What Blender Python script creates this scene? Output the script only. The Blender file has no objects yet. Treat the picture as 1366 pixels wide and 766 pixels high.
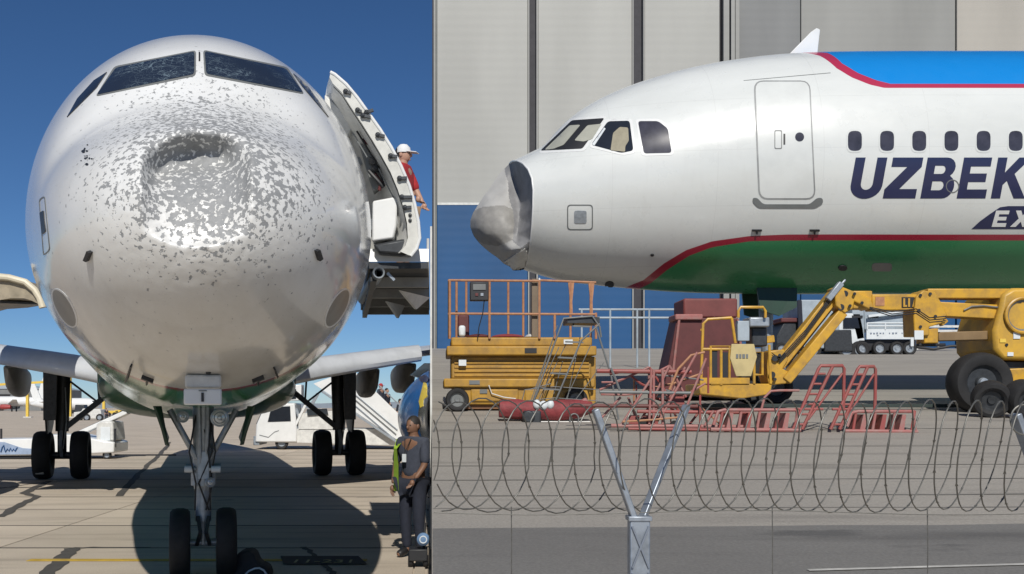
import bpy, bmesh, math, random
import numpy as np
from mathutils import Vector, Matrix, noise
from mathutils.bvhtree import BVHTree
from mathutils.geometry import delaunay_2d_cdt

random.seed(7)
SC = bpy.context.scene
COL = SC.collection
PI = math.pi
R = math.radians

# ------------------------------------------------------------------ camera, sky, sun, exposure
F, PX, PY, H = 1400.0, 576.0, 543.0, 1.89
cd = bpy.data.cameras.new('camera')
cam = bpy.data.objects.new('camera', cd); COL.objects.link(cam)
cam.location = (0, 0, H); cam.rotation_euler = (R(90), 0, 0)
cd.sensor_width = 36; cd.lens = F * 36 / 1366
cd.shift_x = (683 - PX) / 1366; cd.shift_y = (PY - 383) / 1366
cd.clip_start = 0.05; cd.clip_end = 6000
SC.camera = cam

SUN_EL, SUN_AZ = 40.0, 178.6
W = bpy.data.worlds.new('World'); SC.world = W; W.use_nodes = True
wn = W.node_tree.nodes; wl = W.node_tree.links
sky = wn.new('ShaderNodeTexSky'); sky.sky_type = 'NISHITA'; sky.sun_disc = False
sky.sun_elevation = R(SUN_EL); sky.sun_rotation = R(SUN_AZ)
sky.altitude = 1500; sky.air_density = 0.8; sky.dust_density = 0.15; sky.ozone_density = 7.0
hs = wn.new('ShaderNodeHueSaturation'); hs.inputs['Saturation'].default_value = 1.08
wl.new(sky.outputs[0], hs.inputs['Color']); wl.new(hs.outputs[0], wn['Background'].inputs[0]); wn['Background'].inputs[1].default_value = 0.068
sl = bpy.data.lights.new('sun', 'SUN'); sl.energy = 4.15; sl.angle = R(0.5); sl.color = (1.0, 0.955, 0.88)
sun = bpy.data.objects.new('sun', sl); COL.objects.link(sun); sun.location = (2, -20, 30)
sdir = Vector((math.sin(R(SUN_AZ)) * math.cos(R(SUN_EL)), math.cos(R(SUN_AZ)) * math.cos(R(SUN_EL)), math.sin(R(SUN_EL))))
sun.rotation_euler = (-sdir).to_track_quat('-Z', 'Y').to_euler()
SC.view_settings.view_transform = 'Standard'; SC.view_settings.look = 'None'
SC.view_settings.exposure = 0.0; SC.view_settings.gamma = 1.0

# ------------------------------------------------------------------ helpers
def P(x, y, Y):
    return Vector(((x - PX) / F * Y, Y, H + (PY - y) / F * Y))
def ray(x, y):
    return Vector(((x - PX) / F, 1.0, (PY - y) / F)).normalized()
def G(x, y, z=0.0):                       # point on the level apron
    Y = (H - z) * F / (y - PY); return P(x, y, Y)
SLP, SL0 = 0.0771, 0.70
def gz(Y): return SL0 + SLP * Y           # height of the sloping apron
def GS(x, y, up=0.0):
    Y = (H - SL0 - up) / ((y - PY) / F + SLP); return P(x, y, Y)

def frame_from(d):
    d = d.normalized(); a = Vector((0, 0, 1)) if abs(d.z) < 0.95 else Vector((1, 0, 0))
    u = d.cross(a).normalized(); return u, u.cross(d).normalized()

class MB:
    def __init__(s): s.v = []; s.f = []
    def add(s, v, f):
        n = len(s.v); s.v += [Vector(p) for p in v]; s.f += [tuple(n + i for i in q) for q in f]; return s
    def boxp(s, a, b):
        x0, y0, z0 = a; x1, y1, z1 = b
        return s.add([(x0,y0,z0),(x1,y0,z0),(x1,y1,z0),(x0,y1,z0),(x0,y0,z1),(x1,y0,z1),(x1,y1,z1),(x0,y1,z1)],
                     [(0,3,2,1),(4,5,6,7),(0,1,5,4),(1,2,6,5),(2,3,7,6),(3,0,4,7)])
    def box(s, c, sz, M=None):
        b = MB().boxp([-q/2 for q in sz], [q/2 for q in sz]); c = Vector(c)
        return s.add([(M @ p if M else p) + c for p in b.v], b.f)
    def bpx(s, x0, y0, x1, y1, Y, depth):  # box whose front face spans a rectangle at distance Y
        a = P(x0, y1, Y); b = P(x1, y0, Y); return s.boxp(a, (b.x, Y + depth, b.z))
    def prism(s, pts, vec):
        n = len(pts); vec = Vector(vec); pts = [Vector(p) for p in pts]
        return s.add(pts + [p + vec for p in pts],
                     [tuple(range(n))[::-1], tuple(range(n, 2*n))] + [(i, (i+1) % n, n+(i+1) % n, n+i) for i in range(n)])
    def ppx(s, pts, Y, depth):
        return s.prism([P(x, y, Y) for x, y in pts], (0, depth, 0))
    def bar(s, a, b, w, h=None):
        a = Vector(a); b = Vector(b); h = h or w; u, v = frame_from(b - a)
        q = [u*w/2+v*h/2, -u*w/2+v*h/2, -u*w/2-v*h/2, u*w/2-v*h/2]
        return s.prism([a + p for p in q], b - a)
    def tube(s, pts, r, n=8, closed=False, cap=True):
        pts = [Vector(p) for p in pts]; m = len(pts); rs = r if isinstance(r, (list, tuple)) else [r]*m
        V = []; u = None
        for i, p in enumerate(pts):
            if closed: d = pts[(i+1) % m] - pts[i-1]
            else: d = pts[min(i+1, m-1)] - pts[max(i-1, 0)]
            d.normalize()
            if u is None: u, _ = frame_from(d)
            u = (u - d * u.dot(d)).normalized(); w = d.cross(u)
            V += [p + (u*math.cos(2*PI*k/n) + w*math.sin(2*PI*k/n)) * rs[i] for k in range(n)]
        Fc = []
        for i in range(m if closed else m-1):
            j = (i+1) % m
            Fc += [(i*n+k, i*n+(k+1) % n, j*n+(k+1) % n, j*n+k) for k in range(n)]
        if cap and not closed: Fc += [tuple(range(n))[::-1], tuple(range((m-1)*n, m*n))]
        return s.add(V, Fc)
    def cyl(s, a, b, r, n=20, r2=None): return s.tube([a, b], [r, r if r2 is None else r2], n)
    def lathe(s, prof, o, ax, n=32):       # prof: (radius, offset along axis)
        o = Vector(o); ax = Vector(ax).normalized(); u, w = frame_from(ax); V = []
        for r, h in prof: V += [o + ax*h + (u*math.cos(2*PI*k/n) + w*math.sin(2*PI*k/n)) * max(r, 1e-4) for k in range(n)]
        Fc = []
        for i in range(len(prof)-1): Fc += [(i*n+k, i*n+(k+1) % n, (i+1)*n+(k+1) % n, (i+1)*n+k) for k in range(n)]
        return s.add(V, Fc)
    def ball(s, c, rr, n=16, m=10):
        c = Vector(c); V = []; Fc = []
        for i in range(m+1):
            t = PI*i/m
            for k in range(n):
                a = 2*PI*k/n; V.append(c + Vector((rr[0]*math.sin(t)*math.cos(a), rr[1]*math.sin(t)*math.sin(a), rr[2]*math.cos(t))))
        for i in range(m): Fc += [(i*n+k, (i+1)*n+k, (i+1)*n+(k+1) % n, i*n+(k+1) % n) for k in range(n)]
        return s.add(V, Fc)
    def xf(s, M): s.v = [M @ p for p in s.v]; return s

def finish(me, smooth):
    if smooth:
        for p in me.polygons: p.use_smooth = True
        try: me.set_sharp_from_angle(angle=R(smooth if smooth is not True else 35))
        except Exception: pass

def raw(name, mb, m, smooth=True, bevel=0.0, weld=False):
    me = bpy.data.meshes.new(name); me.from_pydata([tuple(p) for p in mb.v], [], mb.f)
    bm = bmesh.new(); bm.from_mesh(me)
    if weld: bmesh.ops.remove_doubles(bm, verts=bm.verts, dist=1e-4)
    bmesh.ops.recalc_face_normals(bm, faces=bm.faces)
    bm.to_mesh(me); bm.free()
    finish(me, smooth); me.materials.append(m)
    o = bpy.data.objects.new(name, me); COL.objects.link(o)
    if bevel:
        b = o.modifiers.new('bevel', 'BEVEL'); b.width = bevel; b.segments = 2; b.limit_method = 'ANGLE'; b.angle_limit = R(40)
    return o

def tag(o, label=None, cat=None, group=None, kind=None):
    if label: o['label'] = label
    if cat: o['category'] = cat
    if group: o['group'] = group
    if kind: o['kind'] = kind
    return o

def root(name, label, cat, loc, group=None, rz=0.0):
    o = bpy.data.objects.new(name, None); COL.objects.link(o); o.empty_display_size = 0.3
    o.location = loc; o.rotation_euler = (0, 0, rz)
    o['_m'] = 1
    return tag(o, label, cat, group)
WM = {}
def mw(o):                                 # world matrix without a depsgraph pass
    M = Matrix.LocRotScale(o.location, o.rotation_euler, o.scale)
    return mw(o.parent) @ M if o.parent else M
def part(parent, name, mb, m, smooth=True, bevel=0.0, local=False, label=None, weld=False):
    if not local: mb.xf(mw(parent).inverted())
    o = raw(name, mb, m, smooth, bevel, weld); o.parent = parent
    if label: o['label'] = label
    return o
def thing(name, mb, m, label, cat, group=None, smooth=True, bevel=0.0, kind=None):
    xs = [p.x for p in mb.v]; ys = [p.y for p in mb.v]; zs = [p.z for p in mb.v]
    c = Vector(((min(xs)+max(xs))/2, (min(ys)+max(ys))/2, min(zs)))
    mb.xf(Matrix.Translation(-c)); o = raw(name, mb, m, smooth, bevel); o.location = c
    return tag(o, label, cat, group, kind)
def struct(name, mb, m, smooth=False, parent=None):
    o = raw(name, mb, m, smooth)
    if parent: o.parent = parent
    else: o['kind'] = 'structure'
    return o
def copy_thing(src, loc, rz=None, label=None):
    c = src.copy(); COL.objects.link(c); c.location = loc
    if rz is not None: c.rotation_euler = (0, 0, rz)
    if label: c['label'] = label
    for ch in list(src.children):
        d = ch.copy(); COL.objects.link(d); d.parent = c
        for g in list(ch.children):
            e = g.copy(); COL.objects.link(e); e.parent = d
    return c
def cut_x(o, x=-0.03):                      # ends a mesh at the boundary screen
    M = mw(o); bm = bmesh.new(); bm.from_mesh(o.data)
    no = (M.to_3x3().inverted() @ Vector((1, 0, 0))) if False else (M.to_3x3().transposed() @ Vector((1, 0, 0)))
    r = bmesh.ops.bisect_plane(bm, geom=bm.verts[:]+bm.edges[:]+bm.faces[:], plane_co=M.inverted() @ Vector((x, 0, 0)),
                               plane_no=no, clear_outer=True)
    ed = [e for e in r['geom_cut'] if isinstance(e, bmesh.types.BMEdge)]
    if ed:
        try: bmesh.ops.holes_fill(bm, edges=ed)
        except Exception: pass
    bm.to_mesh(o.data); bm.free(); finish(o.data, 35)

# ------------------------------------------------------------------ materials
def nodes(name):
    m = bpy.data.materials.new(name); m.use_nodes = True
    n = m.node_tree.nodes; return m, n, m.node_tree.links, n['Principled BSDF']
def M_(name, col, rough=0.5, metal=0.0, var=0.15, scale=3.0, bump=0.0, bscale=40.0, coat=0.0, dirt=None, stretch=(1,1,1)):
    m, n, l, b = nodes(name)
    tc = n.new('ShaderNodeTexCoord'); mp = n.new('ShaderNodeMapping'); mp.inputs['Scale'].default_value = stretch
    l.new(tc.outputs['Object'], mp.inputs[0])
    nz = n.new('ShaderNodeTexNoise'); nz.inputs['Scale'].default_value = scale; nz.inputs['Detail'].default_value = 7
    nz.inputs['Roughness'].default_value = 0.65
    l.new(mp.outputs[0], nz.inputs[0])
    mx = n.new('ShaderNodeMix'); mx.data_type = 'RGBA'
    d = dirt or tuple(c*(1-2*var) for c in col)
    mx.inputs[6].default_value = (*d, 1); mx.inputs[7].default_value = (*col, 1)
    mr = n.new('ShaderNodeMapRange'); mr.inputs[1].default_value = 0.3; mr.inputs[2].default_value = 0.6
    l.new(nz.outputs[0], mr.inputs[0]); l.new(mr.outputs[0], mx.inputs[0]); l.new(mx.outputs[2], b.inputs['Base Color'])
    b.inputs['Roughness'].default_value = rough; b.inputs['Metallic'].default_value = metal
    if coat: b.inputs['Coat Weight'].default_value = coat; b.inputs['Coat Roughness'].default_value = 0.08
    if bump:
        n2 = n.new('ShaderNodeTexNoise'); n2.inputs['Scale'].default_value = bscale; n2.inputs['Detail'].default_value = 4
        l.new(mp.outputs[0], n2.inputs[0])
        bp = n.new('ShaderNodeBump'); bp.inputs['Strength'].default_value = bump; bp.inputs['Distance'].default_value = 0.02
        l.new(n2.outputs[0], bp.inputs['Height']); l.new(bp.outputs[0], b.inputs['Normal'])
    return m

white = M_('white_paint', (0.74, 0.75, 0.74), 0.35, var=0.05, scale=2, coat=0.2)
offwhite = M_('worn_white_paint', (0.66, 0.66, 0.63), 0.5, var=0.14, scale=5)
cream = M_('cream_paint', (0.62, 0.56, 0.42), 0.45, var=0.1, scale=3)
ochre = M_('ochre_lift_paint', (0.44, 0.245, 0.03), 0.5, var=0.16, scale=5, dirt=(0.24, 0.14, 0.04))
yellow = M_('yellow_machine_paint', (0.58, 0.325, 0.03), 0.42, var=0.16, scale=6, dirt=(0.34, 0.20, 0.05))
yellow_pale = M_('yellow_gantry_paint', (0.75, 0.52, 0.08), 0.5, var=0.1)
red = M_('red_frame_paint', (0.29, 0.06, 0.055), 0.55, var=0.2, scale=9, dirt=(0.24, 0.09, 0.075))
pink = M_('faded_red_paint', (0.33, 0.115, 0.105), 0.6, var=0.2, scale=11, dirt=(0.30, 0.19, 0.17))
maroon = M_('maroon_paint', (0.115, 0.028, 0.028), 0.6, var=0.15, scale=5)
rust = M_('rusty_rail_paint', (0.42, 0.21, 0.10), 0.65, var=0.25, scale=14, dirt=(0.30, 0.13, 0.08))
steel = M_('galvanised_steel', (0.34, 0.38, 0.43), 0.42, 0.6, var=0.18, scale=14)
wire = M_('razor_wire_steel', (0.17, 0.168, 0.155), 0.5, 0.5, var=0.2, scale=30)
rubber = M_('tyre_rubber', (0.018, 0.018, 0.019), 0.75, var=0.2, scale=9, bump=0.15, bscale=60)
darkmetal = M_('dark_gear_metal', (0.055, 0.06, 0.066), 0.45, 0.4, var=0.2, scale=12)
greymetal = M_('grey_gear_metal', (0.36, 0.40, 0.44), 0.38, 0.35, var=0.15, scale=16)
wingmat = M_('wing_grey_paint', (0.52, 0.54, 0.56), 0.32, var=0.08, scale=2.5, coat=0.2)
wingdark = M_('wing_underside_grey', (0.30, 0.30, 0.29), 0.5, var=0.15, scale=3)
black = M_('black_plastic', (0.02, 0.021, 0.024), 0.5, var=0.1)
glass = M_('dark_window_glass', (0.022, 0.026, 0.034), 0.07, var=0.1, coat=0.4)
cabin_glass = M_('cabin_window_glass', (0.055, 0.055, 0.075), 0.18, var=0.2, scale=6)
light_glass = M_('bright_cockpit_glass', (0.40, 0.40, 0.34), 0.12, var=0.06, scale=6)  # pale colour stands in for the bright wall seen through the pane
seatmat = M_('cockpit_interior_tan', (0.30, 0.27, 0.19), 0.6, var=0.12, scale=9)
seam = M_('panel_seam_grey', (0.16, 0.17, 0.17), 0.5, var=0.1)
door_white = M_('door_white_paint', (0.63, 0.65, 0.635), 0.32, var=0.04, coat=.2)
navy = M_('navy_lettering', (0.017, 0.022, 0.075), 0.3, var=0.06, coat=0.3)
lens = M_('lamp_lens_glass', (0.55, 0.57, 0.58), 0.12, 0.3, var=0.08, scale=20)
silver = M_('polished_lip_metal', (0.62, 0.63, 0.64), 0.22, 0.9, var=0.06)
blue_nac = M_('blue_nacelle_paint', (0.02, 0.17, 0.52), 0.28, var=0.08, coat=0.4)
emblem = M_('yellow_emblem_paint', (0.68, 0.52, 0.08), 0.4, var=0.08)
liner = M_('door_lining_plastic', (0.60, 0.60, 0.56), 0.55, var=0.1, scale=8)
tan = M_('tan_cowl_inside', (0.33, 0.28, 0.20), 0.55, var=0.2, scale=4)
green_belly = M_('green_belly_paint', (0.018, 0.105, 0.045), 0.35, var=0.15, scale=3, coat=0.2)
dark_green = M_('dark_green_door_paint', (0.012, 0.045, 0.025), 0.4)
gse_grey = M_('pale_blue_grey_paint', (0.36, 0.42, 0.47), 0.5, var=0.15, scale=2)
sign_white = M_('signboard_white', (0.66, 0.70, 0.72), 0.5, var=0.06)

def paving(name, col, dark, rough=0.85):
    m, n, l, b = nodes(name)
    tc = n.new('ShaderNodeTexCoord'); geo = n.new('ShaderNodeNewGeometry'); oi = n.new('ShaderNodeObjectInfo')
    def noise_(sc, det, st=(1,1,1)):
        mp = n.new('ShaderNodeMapping'); mp.inputs['Scale'].default_value = st
        l.new(geo.outputs['Position'], mp.inputs[0]); z = n.new('ShaderNodeTexNoise'); z.inputs['Scale'].default_value = sc
        z.inputs['Detail'].default_value = det; z.inputs['Roughness'].default_value = 0.6; l.new(mp.outputs[0], z.inputs[0]); return z
    def rng(src, a, c_, lo=0.0, hi=1.0):
        r = n.new('ShaderNodeMapRange'); r.inputs[1].default_value = a; r.inputs[2].default_value = c_
        r.inputs[3].default_value = lo; r.inputs[4].default_value = hi; l.new(src, r.inputs[0]); return r.outputs[0]
    def mix(f, a, c_, mode='MIX'):
        x = n.new('ShaderNodeMix'); x.data_type = 'RGBA'; x.blend_type = mode
        if isinstance(f, float): x.inputs[0].default_value = f
        else: l.new(f, x.inputs[0])
        for i, q in ((6, a), (7, c_)):
            if isinstance(q, tuple): x.inputs[i].default_value = (*q, 1)
            else: l.new(q, x.inputs[i])
        return x.outputs[2]
    base = mix(rng(noise_(0.35, 8).outputs[0], 0.35, 0.65), dark, col)
    streak = rng(noise_(1.4, 5, (0.16, 1.5, 1)).outputs[0], 0.52, 0.72)
    base = mix(streak, base, tuple(c*0.72 for c in dark))
    oil = rng(noise_(1.1, 6, (0.5, 1.3, 1)).outputs[0], 0.66, 0.72, 0.0, 0.55)
    base = mix(oil, base, (0.05, 0.05, 0.05))
    fine = rng(noise_(60, 3).outputs[0], 0.3, 0.7, 0.80, 1.12)
    mm = n.new('ShaderNodeMath'); mm.operation = 'MULTIPLY'; l.new(fine, mm.inputs[0])
    l.new(rng(oi.outputs['Random'], 0, 1, 0.9, 1.07), mm.inputs[1])
    sc = n.new('ShaderNodeVectorMath'); sc.operation = 'SCALE'; l.new(base, sc.inputs[0]); l.new(mm.outputs[0], sc.inputs[3])
    l.new(sc.outputs[0], b.inputs['Base Color']); b.inputs['Roughness'].default_value = rough
    bp = n.new('ShaderNodeBump'); bp.inputs['Strength'].default_value = 0.25; bp.inputs['Distance'].default_value = 0.01
    l.new(noise_(90, 3).outputs[0], bp.inputs['Height']); l.new(bp.outputs[0], b.inputs['Normal'])
    return m
concrete = paving('apron_concrete', (0.58, 0.50, 0.40), (0.48, 0.41, 0.325))
terrace = paving('pale_apron_concrete', (0.34, 0.315, 0.275), (0.285, 0.265, 0.235))
asphalt = paving('service_road_asphalt', (0.175, 0.17, 0.158), (0.145, 0.14, 0.132))
tar = M_('tar_joint_sealant', (0.085, 0.078, 0.068), 0.85, var=0.15, scale=5)
joint = M_('joint_filler', (0.045, 0.042, 0.038), 0.9, var=0.1)
joint2 = M_('worn_joint_grey', (0.21, 0.20, 0.18), 0.85, var=0.12, scale=3)
yline = M_('yellow_line_paint', (0.55, 0.36, 0.05), 0.7, var=0.18, scale=9)
wline = M_('white_line_paint', (0.55, 0.54, 0.50), 0.7, var=0.2, scale=7)
blackbox = M_('black_marking_paint', (0.02, 0.02, 0.02), 0.8, var=0.1)

def cladding(name, col, var=0.05):
    m, n, l, b = nodes(name)
    tc = n.new('ShaderNodeTexCoord'); sp = n.new('ShaderNodeSeparateXYZ'); l.new(tc.outputs['Object'], sp.inputs[0])
    nz = n.new('ShaderNodeTexNoise'); nz.inputs['Scale'].default_value = 0.25; nz.inputs['Detail'].default_value = 8
    mp = n.new('ShaderNodeMapping'); mp.inputs['Scale'].default_value = (1, 1, 0.25); l.new(tc.outputs['Object'], mp.inputs[0]); l.new(mp.outputs[0], nz.inputs[0])
    mx = n.new('ShaderNodeMix'); mx.data_type = 'RGBA'; mx.inputs[6].default_value = (*[c*(1-3*var) for c in col], 1); mx.inputs[7].default_value = (*col, 1)
    mr = n.new('ShaderNodeMapRange'); mr.inputs[1].default_value = 0.35; mr.inputs[2].default_value = 0.6
    l.new(nz.outputs[0], mr.inputs[0]); l.new(mr.outputs[0], mx.inputs[0]); l.new(mx.outputs[2], b.inputs['Base Color'])
    b.inputs['Roughness'].default_value = 0.55
    h = []
    for ax, fr in (('X', 9.0), ('Z', 14.0)):
        a = n.new('ShaderNodeMath'); a.operation = 'MULTIPLY'; a.inputs[1].default_value = fr; l.new(sp.outputs[ax], a.inputs[0])
        s_ = n.new('ShaderNodeMath'); s_.operation = 'SINE'; l.new(a.outputs[0], s_.inputs[0]); h.append(s_)
    ad = n.new('ShaderNodeMath'); ad.operation = 'ADD'; l.new(h[0].outputs[0], ad.inputs[0]); l.new(h[1].outputs[0], ad.inputs[1])
    bp = n.new('ShaderNodeBump'); bp.inputs['Strength'].default_value = 0.04; bp.inputs['Distance'].default_value = 0.02
    l.new(ad.outputs[0], bp.inputs['Height']); l.new(bp.outputs[0], b.inputs['Normal'])
    return m
clad_white = cladding('hangar_pale_cladding', (0.39, 0.39, 0.365))
clad_blue = cladding('hangar_blue_cladding', (0.004, 0.070, 0.20), 0.07)
clad_grey = cladding('hangar_grey_cladding', (0.20, 0.205, 0.205), 0.07)
clad_mid = cladding('hangar_mid_grey_cladding', (0.29, 0.29, 0.275), 0.06)
clad_warm = cladding('hangar_warm_cladding', (0.42, 0.395, 0.35))

# ------------------------------------------------------------------ fuselage profile (metres from the nose, relative to the centreline)
def pchip(xs, ys):
    xs = np.array(xs, float); ys = np.array(ys, float); h = np.diff(xs); d = np.diff(ys)/h; m = np.zeros(len(xs))
    for i in range(1, len(xs)-1):
        if d[i-1]*d[i] > 0:
            w1 = 2*h[i]+h[i-1]; w2 = h[i]+2*h[i-1]; m[i] = (w1+w2)/(w1/d[i-1]+w2/d[i])
    m[0] = d[0]; m[-1] = d[-1]
    def f(x):
        x = min(max(x, xs[0]), xs[-1]); i = min(max(int(np.searchsorted(xs, x))-1, 0), len(xs)-2)
        t = (x-xs[i])/h[i]
        return float((2*t**3-3*t**2+1)*ys[i]+(t**3-2*t**2+t)*h[i]*m[i]+(-2*t**3+3*t**2)*ys[i+1]+(t**3-t**2)*h[i]*m[i+1])
    return f
NZ = -0.58
sq = math.sqrt
_s = [0, .03, .1, .25, .45, .8, 1.2, 1.45, 1.75, 2.05, 2.6, 3.25, 3.95, 4.6, 5.6, 6.4, 8, 32, 38, 44]
_t = [NZ, -.43, -.30, -.15, 0, .16, .34, .47, .80, 1.06, 1.37, 1.61, 1.80, 1.92, 2.03, 2.06, 2.07, 2.07, 1.95, 1.6]
ztop = pchip([sq(s) for s in _s], _t)
ZTOP = lambda s: ztop(sq(s))
zbot = pchip([sq(s) for s in (0, .03, .1, .25, .5, .8, 1.2, 1.9, 2.4, 3, 3.8, 4.6, 6, 30, 38, 44)],
             [NZ, -.78, -.95, -1.13, -1.33, -1.50, -1.66, -1.85, -1.91, -1.97, -2.03, -2.06, -2.07, -2.07, -.6, .9])
ZBOT = lambda s: zbot(sq(s))
wid = pchip([sq(s) for s in (0, .03, .1, .25, .5, .8, 1.2, 1.6, 2.1, 3, 4, 5, 6, 7, 30, 38, 44)],
            [0, .26, .45, .66, .88, 1.06, 1.22, 1.33, 1.45, 1.63, 1.77, 1.87, 1.94, 1.975, 1.975, 1.3, .3])
WID = lambda s: wid(sq(s))
def ZMID(s):
    t = min(s/5.5, 1.0); t = t*t*(3-2*t); return NZ*(1-t)
def fus(s, a):                               # a = 0 at +y side, 90 deg at the crown
    zm = ZMID(s); c, q = math.cos(a), math.sin(a)
    z = zm + ((ZTOP(s)-zm) if q > 0 else (zm-ZBOT(s))) * q
    return Vector((s, WID(s)*c, z))
STN = [ (i/80)**2*1.35 for i in range(81)] + [1.35 + (i+1)*0.09 for i in range(62)] + [7.4 + i*0.6 for i in range(46)] + [35+i for i in range(10)]
NSEG = 168

class Plane: pass
def grid_mesh(rows, n, name):
    V = []; Fc = []
    for r_ in rows: V += r_
    for i in range(len(rows)-1):
        for k in range(n): Fc.append((i*n+k, (i+1)*n+k, (i+1)*n+(k+1) % n, i*n+(k+1) % n))
    b = MB(); b.v = V; b.f = Fc; return b

def bvh_of(mb, M):
    return BVHTree.FromPolygons([M @ v for v in mb.v], mb.f)

def roundpoly(pts, r, n=4):
    out = []; m = len(pts); pts = [Vector((*p, 0)) for p in pts]
    for i in range(m):
        p, a, b = pts[i], pts[i-1], pts[(i+1) % m]
        la, lb = (a-p).length, (b-p).length; q = min(r, la*0.45, lb*0.45)
        A = p+(a-p)/la*q; B = p+(b-p)/lb*q
        for k in range(n+1):
            t = k/n; out.append(((A*(1-t)**2+p*2*t*(1-t)+B*t*t)).xy.to_tuple())
    return out
def resample(poly, step):
    out = []
    for i in range(len(poly)):
        a = Vector(poly[i]); b = Vector(poly[(i+1) % len(poly)]); n = max(1, int((b-a).length/step))
        out += [tuple(a+(b-a)*k/n) for k in range(n)]
    return out
def inside(poly, x, y):
    c = False; n = len(poly)
    for i in range(n):
        x0, y0 = poly[i]; x1, y1 = poly[i-1]
        if (y0 > y) != (y1 > y) and x < (x1-x0)*(y-y0)/(y1-y0)+x0: c = not c
    return c
ORG = Vector((0, 0, H))
def drape(bvh, polys, eps=0.005, step=6.0, skirt=0.012, holes=(), proj=None):
    """a thin shell lying on a curved skin, bounded by the outline(s)"""
    out = MB()
    for poly in polys:
        poly = resample(poly, step); n0 = len(poly)
        pts = [Vector(p) for p in poly]; edges = [(i, (i+1) % n0) for i in range(n0)]
        for hl in holes:
            hl = resample(hl, step); k0 = len(pts); pts += [Vector(p) for p in hl]
            edges += [(k0+i, k0+(i+1) % len(hl)) for i in range(len(hl))]
        xs = [p[0] for p in poly]; ys = [p[1] for p in poly]
        x = min(xs)+step/2
        while x < max(xs):
            y = min(ys)+step/2
            while y < max(ys):
                if inside(poly, x, y) and not any(inside(h, x, y) for h in holes):
                    if min((Vector((x, y))-Vector(q)).length for q in poly) > step*0.45: pts.append(Vector((x, y)))
                y += step
            x += step
        r_ = delaunay_2d_cdt(pts, edges, [], 0, 1e-4)
        vs, fs = r_[0], r_[2]
        fs = [f for f in fs if (lambda c: inside(poly, c.x, c.y) and not any(inside(h, c.x, c.y) for h in holes))(sum((vs[i] for i in f), Vector((0, 0)))/len(f))]
        hit = {}; base = {}
        for i, v in enumerate(vs):
            o_, d_ = proj(v.x, v.y) if proj else (ORG, ray(v.x, v.y))
            loc, no, _, _ = bvh.ray_cast(o_, d_)
            if loc is None: continue
            if no.dot(d_) > 0: no = -no
            hit[i] = loc + no*eps; base[i] = loc - no*skirt
        fs = [f for f in fs if all(i in hit for i in f) and max((hit[f[j]]-hit[f[j-1]]).length for j in range(3)) < 1.2]
        idx = {}; V = []; Fc = []
        for f in fs:
            q = []
            for i in f:
                if i not in idx: idx[i] = len(V); V.append(hit[i])
                q.append(idx[i])
            Fc.append(tuple(q))
        cnt = {}
        for f in fs:
            for j in range(3):
                e = (f[j-1], f[j]); cnt[tuple(sorted(e))] = cnt.get(tuple(sorted(e)), 0)+1
        if skirt:
            sk = {}
            for (a, b), c in cnt.items():
                if c == 1:
                    for i in (a, b):
                        if i not in sk: sk[i] = len(V); V.append(base[i])
                    Fc.append((idx[a], idx[b], sk[b], sk[a]))
        out.add(V, Fc)
    return out
def circle(x, y, rx, ry=None, n=20, rot=0):
    ry = ry or rx; c, s = math.cos(rot), math.sin(rot)
    return [(x+rx*math.cos(2*PI*k/n)*c-ry*math.sin(2*PI*k/n)*s, y+rx*math.cos(2*PI*k/n)*s+ry*math.sin(2*PI*k/n)*c) for k in range(n)]
def rect(x0, y0, x1, y1): return [(x0, y0), (x1, y0), (x1, y1), (x0, y1)]

# ------------------------------------------------------------------ the setting: aprons, boundary, hangar
TANZ = (H-SL0)*F
g = MB(); g.boxp((-2500, -40, -0.35), (2500, 4000, -0.025))
struct('ground', g, concrete)
apron = bpy.data.objects.new('apron', None); COL.objects.link(apron); apron['kind'] = 'structure'
rows = [11.42 + 2.66*i for i in range(-3, 13)]
slab_mesh = {}
for i, y0 in enumerate(rows):
    x = -17.0 + (1.6 if i % 2 else 0.0) * 0
    while x < -0.06:
        x1 = min(x+5.6, -0.06); w_ = round(x1-x, 2)
        if w_ not in slab_mesh:
            b = MB().boxp((0, 0, -0.15), (w_-0.02, 2.66-0.035, 0)); o = raw('slab', b, concrete, False, 0.006); slab_mesh[w_] = o.data
        else: o = bpy.data.objects.new('slab', slab_mesh[w_]); COL.objects.link(o)
        o.location = (x, y0, 0); o.parent = apron; x = x1
# joint filler bands seen as dark lines
jf = MB()
for y0 in rows: jf.boxp((-17, y0-0.045, -0.02), (-0.06, y0+0.012, 0.003))
o = raw('joint_filler', jf, joint, False); o.parent = apron; o['kind'] = 'stuff'
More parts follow.
